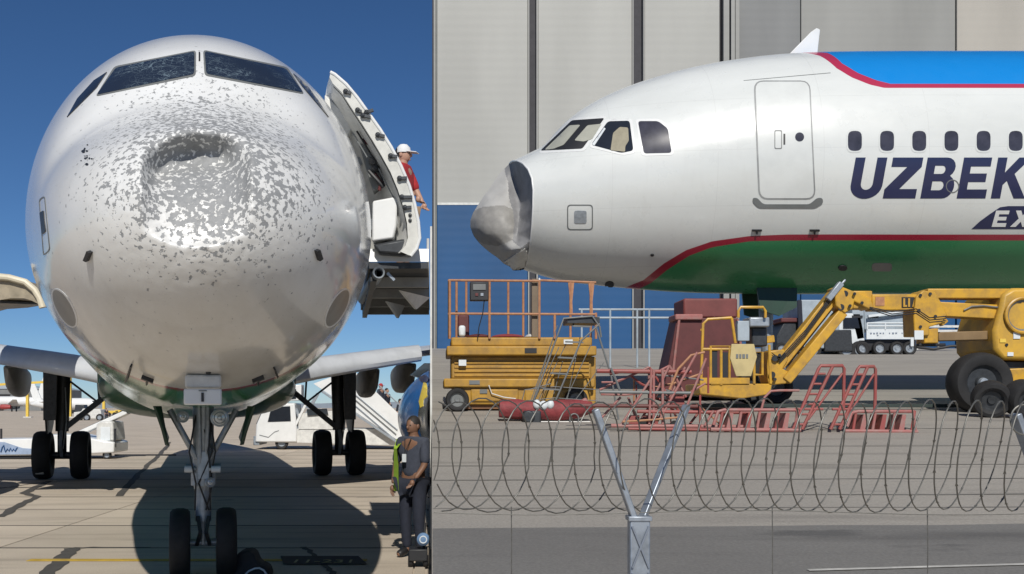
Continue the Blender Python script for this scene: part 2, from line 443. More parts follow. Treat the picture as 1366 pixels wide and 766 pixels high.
# tar-sealed cracks
def strip(pts, w, z=0.006):
    b = MB(); pts = [Vector((p.x, p.y, 0)) for p in pts]; V = []
    for i, p in enumerate(pts):
        d = (pts[min(i+1, len(pts)-1)]-pts[max(i-1, 0)]).normalized(); n = Vector((-d.y, d.x, 0))
        k = w*(0.85+0.3*noise.noise(p*1.3)); V += [p+n*k/2, p-n*k/2]
    for v in V: v.z = z
    return b.add(V, [(2*i, 2*i+1, 2*i+3, 2*i+2) for i in range(len(pts)-1)])
def wiggle(a, b, n=14, amp=0.07):
    a = Vector(a); b = Vector(b); L = (b-a).length
    return [a+(b-a)*t/n + Vector((noise.noise(Vector((t*0.7, a.x, 1)))*amp, noise.noise(Vector((t*0.7, a.y, 5)))*amp, 0)) for t in range(n+1)]
for pts, w in (([(58, 770), (75, 752), (96, 732)], .24), ([(96, 731), (200, 731)], .10), ([(0, 690), (28, 673), (50, 663), (32, 658), (66, 642)], .22),
               ([(158, 662), (185, 632), (212, 608), (226, 590)], .20), ([(405, 730), (430, 752), (446, 768)], .09), ([(-20, 655), (60, 643), (160, 640)], .06)):
    q = []
    for i in range(len(pts)-1): q += wiggle(G(*pts[i]), G(*pts[i+1]), 8)[:-1]
    q.append(G(*pts[-1]))
    o = raw('tar_seal', strip(q, w), tar, False); o.parent = apron
yl = G(38, 748).y
ln = MB().boxp((G(38, 748).x, yl-0.07, 0.004), (G(484, 748).x+0.05, yl+0.09, 0.010))
o = raw('yellow_line', ln, yline, False); o.parent = apron
bx = MB().add([Vector((*G(x, y).xy, 0.013)) for x, y in ((378, 754), (490, 754), (478, 743), (374, 743))], [(0, 1, 2, 3)])
o = raw('black_marking', bx, blackbox, False); o.parent = apron
def flat_text(name, body, m, size, loc, rz=0, sx=1.0, sy=1.0, shear=0.0):
    c = bpy.data.curves.new(name, 'FONT'); c.body = body; c.size = size; c.align_x = 'CENTER'; c.shear = shear; c.extrude = 0.001
    t = bpy.data.objects.new(name, c); COL.objects.link(t)
    dg = bpy.context.evaluated_depsgraph_get(); me = bpy.data.meshes.new_from_object(t.evaluated_get(dg))
    bpy.data.objects.remove(t); me.materials.clear(); me.materials.append(m); me.name = name
    o = bpy.data.objects.new(name, me); COL.objects.link(o); o.location = loc; o.rotation_euler = (0, 0, rz); o.scale = (sx, sy, 1)
    return o
c_ = G(430, 752.5)
o = flat_text('stand_number', '11-231', M_('pale_yellow_lettering', (0.42, 0.38, 0.18), 0.7), 0.30, (c_.x, c_.y, 0.018), 0, 0.95, 1.15); o.parent = apron

# sloping concrete apron on the right of the boundary
YA, YB = 4.9, 120.0
t = MB(); t.add([(0, YA, -0.4), (80, YA, -0.4), (80, YB, -0.4), (0, YB, -0.4), (0, YA, gz(YA)), (80, YA, gz(YA)), (80, YB, gz(YB)), (0, YB, gz(YB))],
      [(0,3,2,1), (4,5,6,7), (0,1,5,4), (1,2,6,5), (2,3,7,6), (3,0,4,7)])
struct('sloped_apron', t, terrace)
def on_slope(poly, up):
    return [Vector((p.x, p.y, gz(p.y)+up)) for p in poly]
rd = MB(); ya = GS(580, 706).y; yb = GS(1366, 700).y
edge = [(0.005, ya)] + [(0.6*i, ya+(yb-ya)*0.6*i/3.5 + 0.03*noise.noise(Vector((i*0.9, 0, 3)))) for i in range(1, 40)]
V = []
for x, y in edge: V += [Vector((x, YA+0.002, gz(YA)+0.004)), Vector((x, y, gz(y)+0.004))]
rd.add(V, [(2*i, 2*i+2, 2*i+3, 2*i+1) for i in range(len(edge)-1)])
struct('service_road', rd, asphalt)
wl_ = MB(); a = GS(1080, 764); b = GS(1400, 755)
wl_.add(on_slope([a, b, b+Vector((0, .035, 0)), a+Vector((0, .035, 0))], 0.009), [(0, 1, 2, 3)])
struct('road_edge_line', wl_, wline)
sa = bpy.data.objects['sloped_apron']
for y_, w_ in ((574, .05), (597, .04), (622, .035), (641, .03), (662, .035), (679, .02)):
    V = []; n_ = 40
    for i in range(n_+1):
        x_ = .006+i*.4; Yc = GS(600, y_).y*(1+.0010*i)+.03*noise.noise(Vector((i*.4, y_, 2))); k = w_*(.6+.8*abs(noise.noise(Vector((i*.5, y_, 9)))))
        V += [Vector((x_, Yc-k/2, gz(Yc-k/2)+.004)), Vector((x_, Yc+k/2, gz(Yc+k/2)+.004))]
    o = raw('pavement_joint', MB().add(V, [(2*i, 2*i+2, 2*i+3, 2*i+1) for i in range(n_)]), joint2, False); o.parent = sa
# thin steel screen along the boundary between the two aprons
scr = MB(); scr.boxp((-0.022, 14.0, 0.0), (0.004, 55.4, 4.3))
thing('boundary_screen', scr, offwhite, 'thin pale steel screen seen edge-on between the left apron and the hangar apron', 'screen')

YH = 55.5; ZB = gz(YH)
hz = root('hangar', 'tall hangar with pale cladding above a blue lower band, behind the crushed nose', 'hangar', (20, YH, ZB))
b = MB(); b.boxp((0.03, YH+0.45, ZB-1), (70, YH+40, 30)); part(hz, 'wall', b, M_('dark_hangar_gap', (0.045, 0.045, 0.055), 0.7), False)
def XH(x): return (x-PX)/F*YH
zmid = H + (PY-272)/F*YH
def panel(x0, x1, m_up, m_lo, d=0.0, nm='door_panel'):
    q = MB().boxp((XH(x0), YH+d, zmid+0.03), (XH(x1), YH+0.47, 29.8)); o1 = part(hz, nm, q, m_up, False, 0.03)
    if m_lo:
        q = MB().boxp((XH(x0), YH+d, ZB-0.05), (XH(x1), YH+0.47, zmid-0.03)); part(hz, nm, q, m_lo, False, 0.03)
        q = MB().boxp((XH(x0)+.02, YH+d-0.02, zmid-0.06), (XH(x1)-.02, YH+0.4, zmid+0.06)); part(hz, 'flashing', q, offwhite, False)
panel(583, 704, clad_white, clad_blue); panel(718, 843, clad_white, clad_blue); panel(860, 960, clad_white, clad_blue)
panel(986, 1070, clad_grey, clad_blue, 0.25, 'wall_panel'); panel(1070.6, 1277, clad_mid, clad_blue, 0.2, 'wall_panel'); panel(1278, 1560, clad_warm, clad_blue, 0.1, 'wall_panel')
panel(1562, 1900, clad_warm, clad_blue, 0.1, 'wall_panel'); panel(1902, 2300, clad_warm, clad_blue, 0.1, 'wall_panel')
for x0, x1, d in ((704.3, 706, -.05), (715.5, 717.7, -.05), (843.3, 845, -.05), (858, 859.7, -.05), (964.5, 972, -.12), (974, 979, -.2), (980.5, 985.5, -.1)):
    q = MB().boxp((XH(x0), YH+d, ZB-.05), (XH(x1), YH+.46, 29.7)); part(hz, 'door_post', q, clad_mid, False)
q = MB().boxp((XH(578.5), YH-.1, ZB-.05), (XH(580.5), YH+.46, 29.7)); part(hz, 'corner_trim', q, clad_mid, False)
q = MB().boxp((XH(580.6), YH+.2, ZB-.05), (XH(582.8), YH+.46, 29.7)); part(hz, 'corner_trim', q, seam, False)

# ------------------------------------------------------------------ aircraft paint
def livery(name, zc, gpts, rpts, bpts, bpts2, erosion=False):
    m, n, l, b = nodes(name)
    tc = n.new('ShaderNodeTexCoord'); sp = n.new('ShaderNodeSeparateXYZ'); l.new(tc.outputs['Object'], sp.inputs[0])
    def val(op, a, c=None, clamp=False):
        x = n.new('ShaderNodeMath'); x.operation = op; x.use_clamp = clamp
        for i, q in enumerate((a, c)):
            if q is None: continue
            if isinstance(q, (int, float)): x.inputs[i].default_value = q
            else: l.new(q, x.inputs[i])
        return x.outputs[0]
    S0, S1 = 0.0, 16.0
    sx = val('DIVIDE', sp.outputs['X'], S1, True); zz = val('SUBTRACT', sp.outputs['Z'], zc)
    def curve(pts):
        c = n.new('ShaderNodeFloatCurve'); cu = c.mapping.curves[0]
        pts = sorted((min(max(p[0]/S1, 0), 1), (p[1]+3)/6) for p in pts)
        pts = [(0, pts[0][1])]+[p for p in pts if 0.001 < p[0] < 0.999]+[(1, pts[-1][1])]
        cu.points[0].location = pts[0]; cu.points[1].location = pts[-1]
        for p in pts[1:-1]: cu.points.new(*p)
        for p in cu.points: p.handle_type = 'VECTOR'
        c.mapping.update(); l.new(sx, c.inputs['Value'])
        return val('SUBTRACT', val('MULTIPLY', c.outputs[0], 6.0), 3.0)
    def step(a, w=0.006):                     # 1 where a > 0
        return val('ADD', val('DIVIDE', a, w), 0.5, True)
    def mix(f, a, c):
        x = n.new('ShaderNodeMix'); x.data_type = 'RGBA'
        if isinstance(f, float): x.inputs[0].default_value = f
        else: l.new(f, x.inputs[0])
        for i, q in ((6, a), (7, c)):
            if isinstance(q, tuple): x.inputs[i].default_value = (*q, 1)
            else: l.new(q, x.inputs[i])
        return x.outputs[2]
    def nz(sc, det=6, st=(1, 1, 1), rough=0.6):
        mp = n.new('ShaderNodeMapping'); mp.inputs['Scale'].default_value = st; l.new(tc.outputs['Object'], mp.inputs[0])
        z = n.new('ShaderNodeTexNoise'); z.inputs['Scale'].default_value = sc; z.inputs['Detail'].default_value = det; z.inputs['Roughness'].default_value = rough
        l.new(mp.outputs[0], z.inputs[0]); return z.outputs[0]
    def rng(src, a, c, lo=0.0, hi=1.0):
        r = n.new('ShaderNodeMapRange'); r.inputs[1].default_value = a; r.inputs[2].default_value = c
        r.inputs[3].default_value = lo; r.inputs[4].default_value = hi; l.new(src, r.inputs[0]); return r.outputs[0]
    grime = rng(nz(0.9, 8, (0.5, 1.5, 1.5)), 0.42, 0.72)
    wcol = mix(grime, (0.74, 0.75, 0.745), (0.66, 0.665, 0.65)) if erosion else mix(grime, (0.65, 0.67, 0.655), (0.59, 0.61, 0.595))
    low = rng(zz, 0.2, -1.6)                  # grime collects on the lower skin
    dirt = val('MULTIPLY', low, rng(nz(2.2, 8, (0.6, 1, 0.35)), 0.35, 0.75, 0.25, 0.8))
    if not erosion: dirt = val('MULTIPLY', dirt, 0.2)
    wcol = mix(dirt, wcol, (0.46, 0.43, 0.37))
    jx = val('ABSOLUTE', val('SUBTRACT', val('FRACT', val('DIVIDE', sp.outputs['X'], 1.62)), 0.5))
    jz = val('ABSOLUTE', val('SUBTRACT', val('FRACT', val('DIVIDE', val('ADD', zz, 7.3), 0.86)), 0.5))
    jn = val('MAXIMUM', val('LESS_THAN', jx, 0.0026), val('LESS_THAN', jz, 0.0045))
    wcol = mix(val('MULTIPLY', jn, 0.16 if not erosion else 0.0), wcol, (0.25, 0.25, 0.24))
    stk = rng(nz(7, 6, (1.0, 1.0, 0.10)), 0.56, 0.78, 0.0, 0.14)
    wcol = mix(val('MULTIPLY', stk, rng(zz, 1.2, -1.0)), wcol, (0.36, 0.33, 0.28))
    col = mix(step(val('SUBTRACT', curve(rpts), zz)), wcol, (0.33, 0.022, 0.045))
    col = mix(step(val('SUBTRACT', curve(gpts), zz)), col, (0.042, 0.24, 0.095))
    if bpts:
        col = mix(step(val('SUBTRACT', zz, curve(bpts))), col, (0.40, 0.03, 0.075))
        col = mix(step(val('SUBTRACT', zz, curve(bpts2))), col, (0.008, 0.215, 0.60))
    rough = 0.26; bump = None
    if erosion:
        # paint chipped off by hail: grey primer shows in blotches, thickest round the dent
        dy = sp.outputs['Y']; dz = val('SUBTRACT', zz, -0.40)
        up = val('MAXIMUM', val('SUBTRACT', dz, 0.0), 0.0); dn = val('MINIMUM', dz, 0.0)
        r2 = val('ADD', val('ADD', val('POWER', val('ABSOLUTE', val('MULTIPLY', val('SUBTRACT', dy, -0.06), 1.05)), 2.0), val('POWER', val('MULTIPLY', up, 0.72), 2.0)), val('POWER', val('ABSOLUTE', val('MULTIPLY', dn, 1.35)), 2.0))
        r = val('SQRT', r2)
        thr = rng(r, 0.20, 1.08, 0.35, 0.77)
        core = rng(r, 0.0, 0.30, 0.03, 0.0)
        n1 = nz(25, 3, (1.0, 1.0, 1.0), 0.55)
        n2 = nz(48, 3, (1, 1, 1), 0.6)
        nn = val('ADD', val('MULTIPLY', n1, 0.72), val('MULTIPLY', n2, 0.28))
        nn = rng(nn, 0.25, 0.75)
        chip = val('DIVIDE', val('SUBTRACT', nn, thr), 0.065, True)
        primer = mix(nz(40, 4), (0.19, 0.20, 0.205), (0.33, 0.335, 0.34))
        col = mix(chip, col, primer)
        bp = n.new('ShaderNodeBump'); bp.inputs['Strength'].default_value = 0.5; bp.inputs['Distance'].default_value = 0.008
        hh = val('ADD', val('MULTIPLY', chip, -1.0), val('MULTIPLY', n2, 0.25))
        near = rng(r, 1.2, 0.2); l.new(val('MULTIPLY', hh, near), bp.inputs['Height']); l.new(bp.outputs[0], b.inputs['Normal'])
        rr = mix(chip, mix(rng(r, 0.3, 1.1), (0.5,)*3, (0.15,)*3), (0.62,)*3); l.new(rr, b.inputs['Roughness'])
        l.new(rng(chip, 0, 1, 0.35, 0.0), b.inputs['Coat Weight'])
    else:
        bp = n.new('ShaderNodeBump'); bp.inputs['Strength'].default_value = 0.05; bp.inputs['Distance'].default_value = 0.02
        l.new(nz(1.3, 3), bp.inputs['Height']); l.new(bp.outputs[0], b.inputs['Normal'])
        l.new(rng(nz(3, 5), 0.3, 0.7, 0.24, 0.36), b.inputs['Roughness']); b.inputs['Coat Weight'].default_value = 0.25
    b.inputs['Coat Roughness'].default_value = 0.07
    l.new(col, b.inputs['Base Color'])
    return m

# ------------------------------------------------------------------ RIGHT AIRLINER (side view, pushed-in radome)
RX, RY, RZC = 0.47, 18.34, 5.94
rroot = root('airliner', 'white airliner seen from the side with blue roof, green belly and crushed grey nose cone', 'airliner', (RX, RY, gz(RY)))
ZCR = RZC - gz(RY); MR = Matrix.Translation((RX, RY, gz(RY)))
def joint_s(a):
    q = math.sin(a)
    if q > 0: return 1.17 - 0.30*q**2.0
    return 1.17 - 0.03*q*q
rows_ = []
for i, s in enumerate(STN):
    if s < 1.0: continue
    t = (s-1.0)/1.4
    ring = []
    for k in range(NSEG):
        a = 2*PI*k/NSEG; ss = s if t >= 1 else joint_s(a)*(1-t) + 2.4*t
        p = fus(ss, a); p.z += ZCR; ring.append(p)
    rows_.append(ring)
fr_ = grid_mesh(rows_, NSEG, 'fuselage')
BR = bvh_of(fr_, MR)
def sz_of(x, y):
    loc, no, _, _ = BR.ray_cast(ORG, ray(x, y))
    if loc is None: return None
    return (loc.x-RX, loc.z-RZC)
def czs(pts): return [q for q in (sz_of(x, y) for x, y in pts) if q]
gl = czs([(1366, 321), (1200, 321), (1050, 321), (1000, 322), (950, 330), (920, 341), (890, 360), (868, 378)])
rl = czs([(1366, 313), (1200, 313), (1050, 313), (1000, 315), (950, 322), (915, 334), (885, 352), (858, 374)])
gl = [(gl[-1][0]-0.25, -2.05)]+gl; gl = [(gl[0][0]-0.1, -2.9)]+gl
rl = [(rl[-1][0]-0.25, -1.98)]+rl; rl = [(rl[0][0]-0.1, -2.9)]+rl
bl = czs([(1366, 117.5), (1180, 117.5), (1160, 113), (1135, 103), (1112, 89), (1098, 76)])
bl2 = czs([(1366, 112), (1188, 112), (1168, 107), (1143, 97), (1120, 83), (1106, 71)])
bl = [(bl[-1][0]-0.35, 2.07), (bl[-1][0]-0.6, 2.6)]+bl; bl2 = [(bl2[-1][0]-0.35, 2.07), (bl2[-1][0]-0.6, 2.6)]+bl2
LIV_R = livery('airliner_livery', ZCR, gl, rl, bl, bl2)
part(rroot, 'fuselage', fr_, LIV_R, 60, local=True)
# crushed radome: a buckled grey shell between the torn edge and the pushed-in tip
radmat = M_('bare_radome_composite', (0.40, 0.395, 0.38), 0.62, var=0.07, scale=3, bump=0.04, bscale=30)
RIM = []
for k in range(13):                          # follows the torn front edge of the fuselage, near side
    a = R(90+180*(k+.35)/12.7); q_ = fus(joint_s(a)+.02, a); q_.y *= .985; q_.z = ZMID(1.2)+(q_.z-ZMID(1.2))*.99
    w_p = q_+Vector((RX, RY, RZC)); xx, yy = PX+w_p.x/w_p.y*F, PY-(w_p.z-H)/w_p.y*F; RIM.append((xx, yy, min(-.01, q_.y)))
SIL = [(684, 361, 0), (681, 356, 0), (672, 352, 0), (664, 344, 0), (655, 338, 0), (642, 327, 0), (632, 315, 0), (627.5, 303, 0), (627.5, 294, 0), (631, 284, 0), (638, 273, 0), (648, 258, 0), (660, 241, 0), (668, 230, 0)]
INN = [(676, 238, -.16), (678, 252, -.27), (678, 266, -.36), (671, 273, -.44), (657, 274, -.40), (643, 280, -.30), (634, 291, -.22), (637, 305, -.30), (646, 296, -.46), (660, 291, -.56), (672, 292, -.60), (648, 313, -.44), (662, 313, -.58), (675, 312, -.62), (660, 326, -.42), (674, 326, -.56),
       (686, 240, -.16), (691, 254, -.22), (694, 272, -.34), (693, 292, -.46), (690, 312, -.58), (690, 324, -.66), (684, 262, -.30), (684, 284, -.50), (683, 304, -.62),
       (672, 338, -.38), (682, 333, -.64), (694, 331, -.86), (683, 346, -.34), (692, 343, -.62), (694, 353, -.34), (686, 354, -.22), (668, 246, -.12), (662, 260, -.20), (652, 266, -.20)]
ctl = RIM+SIL+INN; nb = len(RIM)+len(SIL)
tri = delaunay_2d_cdt([Vector(p[:2]) for p in ctl], [(i, (i+1) % nb) for i in range(nb)], [], 1, 1e-5)
tv, tf, tor = tri[0], tri[2], tri[3]
tz = [ctl[o_[0]][2] for o_ in tor]
cp = np.array([c[:2] for c in ctl]); cz = np.array([c[2] for c in ctl])
def U_(r): return np.where(r > 0, r*r*np.log(np.maximum(r, 1e-9)), 0)
K_ = U_(np.linalg.norm(cp[:, None]-cp[None], axis=2)/40)+np.eye(len(ctl))*0.02
Pm = np.c_[np.ones(len(cp)), cp/40]; A_ = np.block([[K_, Pm], [Pm.T, np.zeros((3, 3))]]); sol = np.linalg.solve(A_, np.r_[cz, 0, 0, 0])
def tps(x, y): return float(U_(np.linalg.norm(cp-np.array([x, y]), axis=1)/40) @ sol[:-3] + sol[-3]+sol[-2]*x/40+sol[-1]*y/40)
def lin(x, y):
    best = None
    for f in tf:
        a_, b_, c_ = (tv[i] for i in f); d_ = (b_.y-c_.y)*(a_.x-c_.x)+(c_.x-b_.x)*(a_.y-c_.y)
        if abs(d_) < 1e-9: continue
        l1 = ((b_.y-c_.y)*(x-c_.x)+(c_.x-b_.x)*(y-c_.y))/d_; l2 = ((c_.y-a_.y)*(x-c_.x)+(a_.x-c_.x)*(y-c_.y))/d_; l3 = 1-l1-l2
        if min(l1, l2, l3) > -1e-3: return l1*tz[f[0]]+l2*tz[f[1]]+l3*tz[f[2]]
    return tps(x, y)
bd = resample([p[:2] for p in RIM+SIL], 2.0); pts_ = [Vector(p) for p in bd]; nb2 = len(pts_)
y = 223.0
while y < 363:
    x = 627.0 + (y % 2)
    while x < 716:
        if inside(bd, x, y) and min((Vector((x, y))-q).length for q in pts_[:nb2]) > 0.9: pts_.append(Vector((x, y)))
        x += 1.6
    y += 1.6
r_ = delaunay_2d_cdt(pts_, [(i, (i+1) % nb2) for i in range(nb2)], [], 1, 1e-5)
V = []
for v in r_[0]:
    z_ = min(0.0, 0.42*lin(v.x, v.y)+0.58*tps(v.x, v.y))
    k_ = min(1, -z_/.12); z_ += k_*(.003*noise.noise(Vector((v.x*.16, v.y*.16, 1)))+.004*abs(noise.noise(Vector((v.x*.05, v.y*.22, 6)))))
    w_p = P(v.x, v.y, RY+z_); V.append(w_p-Vector((RX, RY, gz(RY))))
rb = MB(); Fc = [tuple(f) for f in r_[2]]
rb.add(V, Fc); rb.add([Vector((p.x, -p.y, p.z)) for p in V], [f[::-1] for f in Fc])
BRAD = bvh_of(rb, MR)
cr_ = part(rroot, 'crushed_radome', rb, radmat, 24, local=True, label='crushed grey nose cone')
cr_.data.materials.append(M_('shaded_hollow_grey', (0.22, 0.22, 0.225), .6, var=.15, scale=5)); cr_.data.materials.append(M_('scuffed_grey_primer', (0.27, 0.262, 0.245), .55, var=.12, scale=5))  # the darker grey paints in the shade of the hollow side
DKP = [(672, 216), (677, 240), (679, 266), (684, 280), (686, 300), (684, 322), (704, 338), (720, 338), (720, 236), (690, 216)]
BLP = [(620, 286), (634, 280), (645, 276), (672, 274), (685, 280), (686, 300), (684, 320), (664, 329), (646, 326), (630, 318), (622, 300)]
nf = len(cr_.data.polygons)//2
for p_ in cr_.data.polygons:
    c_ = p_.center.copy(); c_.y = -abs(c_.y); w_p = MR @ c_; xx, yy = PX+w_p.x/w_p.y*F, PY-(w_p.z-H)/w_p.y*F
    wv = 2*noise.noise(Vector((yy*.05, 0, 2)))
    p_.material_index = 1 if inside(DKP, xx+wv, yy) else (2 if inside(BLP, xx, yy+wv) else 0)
lipb = MB().tube([P(x, y, RY+z-.015) for x, y, z in RIM], .016, 8); part(rroot, 'torn_edge', lipb, white)
part(rroot, 'bulkhead', MB().add([fus(1.30, 2*PI*k/60)*1 + Vector((0, 0, ZCR)) for k in range(60)], [tuple(range(60))]), black, False, local=True)
for poly, m in (([(668, 352), (700, 331), (704, 340), (690, 356), (683, 361)], offwhite), ([(702.5, 334), (704.5, 362), (690, 359), (693, 347)], offwhite)):
    part(rroot, 'torn_skin', drape(BRAD, [poly], 0.02, 4), m, local=False)
def rdec(name, polys, m, eps=0.005, step=5, holes=(), skirt=0.012, parent=None, label=None):
    return part(parent or rroot, name, drape(BR, polys, eps, step, skirt, holes), m, 50, label=label)
# cockpit windows: dark frame, glass, and what shows through it
w_ = rdec('windshield', [roundpoly([(721, 201.5), (763, 161), (806.5, 158), (777, 198.6)], 3)], black, .008)
rdec('pane', [roundpoly([(727, 200.6), (760.5, 168), (774.5, 167.3), (752, 194), (738, 199.5)], 2)], light_glass, .013, parent=w_)
rdec('pane', [roundpoly([(766.5, 188), (784, 168), (802.5, 166), (790, 186), (779, 189.5)], 2)], light_glass, .013, parent=w_)
w_ = rdec('side_window', [roundpoly([(788.5, 193.5), (811, 162.3), (840, 161.5), (845, 201), (829, 204.3)], 4)], glass, .008)
rdec('seat_outline', [roundpoly([(814.5, 201), (818, 178), (827, 170), (838, 171), (839, 188), (834, 196), (834, 203)], 2)], seatmat, .013, parent=w_)
rdec('wiper_edge', [[(790, 193), (806, 171), (808, 172.5), (793, 195)]], sign_white, .015, 3, parent=w_)
w_ = rdec('side_window', [roundpoly([(851, 162), (878, 162), (891, 172), (896, 204), (859, 205)], 4)], cabin_glass, .008)
for poly in ([(721, 201.5), (763, 161), (806.5, 158), (777, 198.6)], [(788.5, 193.5), (811, 162.3), (840, 161.5), (845, 201), (829, 204.3)], [(851, 162), (878, 162), (891, 172), (896, 204), (859, 205)]):
    cx = sum(p[0] for p in poly)/len(poly); cy = sum(p[1] for p in poly)/len(poly)
    ex = [(cx+(x-cx)*(1+3.2/max(abs(x-cx), 8)), cy+(y-cy)*(1+3.2/max(abs(y-cy), 8))) for x, y in poly]
    rdec('window_surround', [roundpoly(ex, 5)], white, .004, 6, holes=[roundpoly(poly, 4)])
for i in range(10):
    x = 1140.3 + 42.9*i
    fr2 = rdec('window_frame', [roundpoly(rect(x-11.2, 172, x+11.2, 204), 9)], door_white, .004, 7, holes=[roundpoly(rect(x-9.3, 174.8, x+9.3, 201.6), 8)])
    rdec('window_pane', [roundpoly(rect(x-9.3, 174.8, x+9.3, 201.6), 8)], cabin_glass, .002, 6, parent=fr2)
dr = rdec('door', [roundpoly([(1007.5, 109.5), (1079, 109.5), (1086, 264.5), (1014, 264.5)], 11)], door_white, .006, 10)
rdec('door_seal', [roundpoly([(1005.2, 107.6), (1080.8, 107.6), (1088.2, 266.6), (1011.8, 266.6)], 13)], M_('door_seal_grey', (.30, .31, .31), .5), .003, 8, holes=[roundpoly([(1007.7, 109.7), (1078.8, 109.7), (1085.8, 264.3), (1014.2, 264.3)], 11)], parent=dr)
rdec('door_window', [circle(1066.5, 183, 6)], cabin_glass, .010, 3, parent=dr)
rdec('door_handle', [rect(1045, 179, 1047.3, 193)], black, .014, 3, parent=dr)
rdec('handle_recess', [roundpoly(rect(1033, 174, 1043, 199), 2)], seam, .009, 3, holes=[roundpoly(rect(1034, 175.2, 1042, 197.8), 2)], parent=dr)
rdec('scuff_plate', [roundpoly([(1004, 264), (1010, 264), (1018, 272.5), (1080, 272.5), (1090, 264), (1097, 264), (1098, 271), (1088, 277.5), (1012, 277.5), (1004, 270)], 4)], seam, .012, 4)
pp = rdec('access_panel', [roundpoly(rect(756.5, 273, 791, 307), 5)], seam, .004, 5, holes=[roundpoly(rect(758, 274.5, 789.5, 305.5), 4)])
rdec('port_plate', [roundpoly(rect(766, 281, 782.5, 298), 3)], greymetal, .008, 4, parent=pp)
for x, y, rx, ry in ((813, 379, 6, 4), (870, 340, 2.5, 1.5), (1124, 357, 6, 3.5)):
    rdec('drain_port', [circle(x, y, rx, ry)], black, .02, 2)
rdec('scraped_patch', [roundpoly(rect(1163, 351, 1190, 362), 5)], M_('bare_scrape', (0.27, 0.25, 0.24), .6), .004, 5)
for x in (1009, 1086): rdec('drain_mast', [[(x-6, 306), (x+7, 306), (x+7, 308), (x+1.6, 308), (x+1.2, 312), (x-.6, 312), (x-1, 308), (x-6, 308)]], black, .03, 3)
rdec('skin_seam', [[(992, 107.3), (1108, 97), (1108, 97.8), (992, 108)]], seam, .002, 6)
rdec('service_hatch', [circle(1270.5, 248.5, 9)], seam, .006, 4, holes=[circle(1270.5, 248.5, 7.8)])
# antennas on the crown
def crown(s): return Vector((RX+s, RY, RZC+ZTOP(s)))
a0 = crown(5.75); fin = MB(); V = []
for (dx, dz, th) in ((-.12, -.04, .07), (.62, -.04, .07), (.36, .48, .02), (.62, .56, .02)): V.append((dx, dz, th))
pf = [(-.10, -.05), (.50, -.05), (.56, .50), (.50, .53), (.40, .46)]
fin.prism([a0+Vector((x, -.025, z)) for x, z in pf], (0, .05, 0)); part(rroot, 'blade_antenna', fin, white, bevel=.012)
for s in (4.55, 4.9): part(rroot, 'antenna_blister', MB().ball(crown(s)+Vector((0, 0, -.01)), (.2, .07, .07)), white)
# lettering
def letters(): 
    L = {}
    L['U'] = ([[(0, 1), (.30, 1), (.30, .36)] + [(.30+.18*(1-math.cos(t)), .36-.15*math.sin(t)) for t in np.linspace(.2, PI-.2, 8)] + [(.66, .36), (.66, 1), (.96, 1), (.96, .34)] + [(.48+.48*math.cos(t), .33-.34*math.sin(t)) for t in np.linspace(.1, PI-.1, 14)] + [(0, .34)]], [])
    L['Z'] = ([[(.03, 1), (.98, 1), (.98, .77), (.40, .23), (.96, .23), (.96, 0), (-.06, 0), (-.06, .22), (.53, .77), (.03, .77)]], [])
    bo = [(0, 0), (0, 1), (.62, 1)] + [(.62+.30*math.cos(t), .755+.245*math.sin(t)) for t in np.linspace(PI/2, -.95, 8)] + [(.66+.32*math.cos(t), .29+.29*math.sin(t)) for t in np.linspace(.75, -PI/2, 9)]
    h1 = [(.28, .60), (.28, .80), (.52, .80)] + [(.52+.10*math.cos(t), .70+.10*math.sin(t)) for t in np.linspace(PI/2, -PI/2, 7)][1:]
    h2 = [(.28, .20), (.28, .42), (.54, .42)] + [(.54+.11*math.cos(t), .31+.11*math.sin(t)) for t in np.linspace(PI/2, -PI/2, 7)][1:]
    L['B'] = ([bo], [h1, h2])
    L['E'] = ([[(0, 0), (0, 1), (.95, 1), (.95, .78), (.29, .78), (.29, .61), (.87, .61), (.87, .40), (.29, .40), (.29, .22), (.97, .22), (.97, 0)]], [])
    L['K'] = ([[(0, 0), (0, 1), (.29, 1), (.29, .63), (.66, 1), (1.04, 1), (.60, .60), (1.06, 0), (.71, 0), (.40, .43), (.29, .33), (.29, 0)]], [])
    L['X'] = ([[(0, 1), (.34, 1), (.52, .68), (.72, 1), (1.04, 1), (.70, .52), (1.02, 0), (.68, 0), (.50, .33), (.26, 0), (-.08, 0), (.32, .50)]], [])
    return L
LT = letters()
def put_letter(ch, x0, w, y0, y1, sh, m, eps, step=5, parent=None):
    f = lambda p: (x0 + p[0]*w + sh*p[1], y0+(y1-y0)*p[1])
    po, ho = LT[ch]
    return rdec('letter', [[f(p) for p in q] for q in po], m, eps, step, [[f(p) for p in q] for q in ho], skirt=0.004, parent=parent)
for ch, x0, w in (('U', 1131.5, 44), ('Z', 1180, 42.5), ('B', 1227.5, 43), ('E', 1276, 39.5), ('K', 1321.5, 43)):
    put_letter(ch, x0, w, 264.8, 210.3, 10, navy, .005)
swb = rdec('name_flash', [[(1296, 305.6)] + [(1296+38*t, 305.6-29*t**.85) for t in (.3, .6, .85, 1.0)] + [(1345, 275), (1470, 275), (1470, 305.6)]], navy, .004, 6)
put_letter('E', 1322.5, 19, 302.5, 281, 6, white, .009, 4, swb); put_letter('X', 1349, 21, 302.5, 281, 6, white, .009, 4, swb)
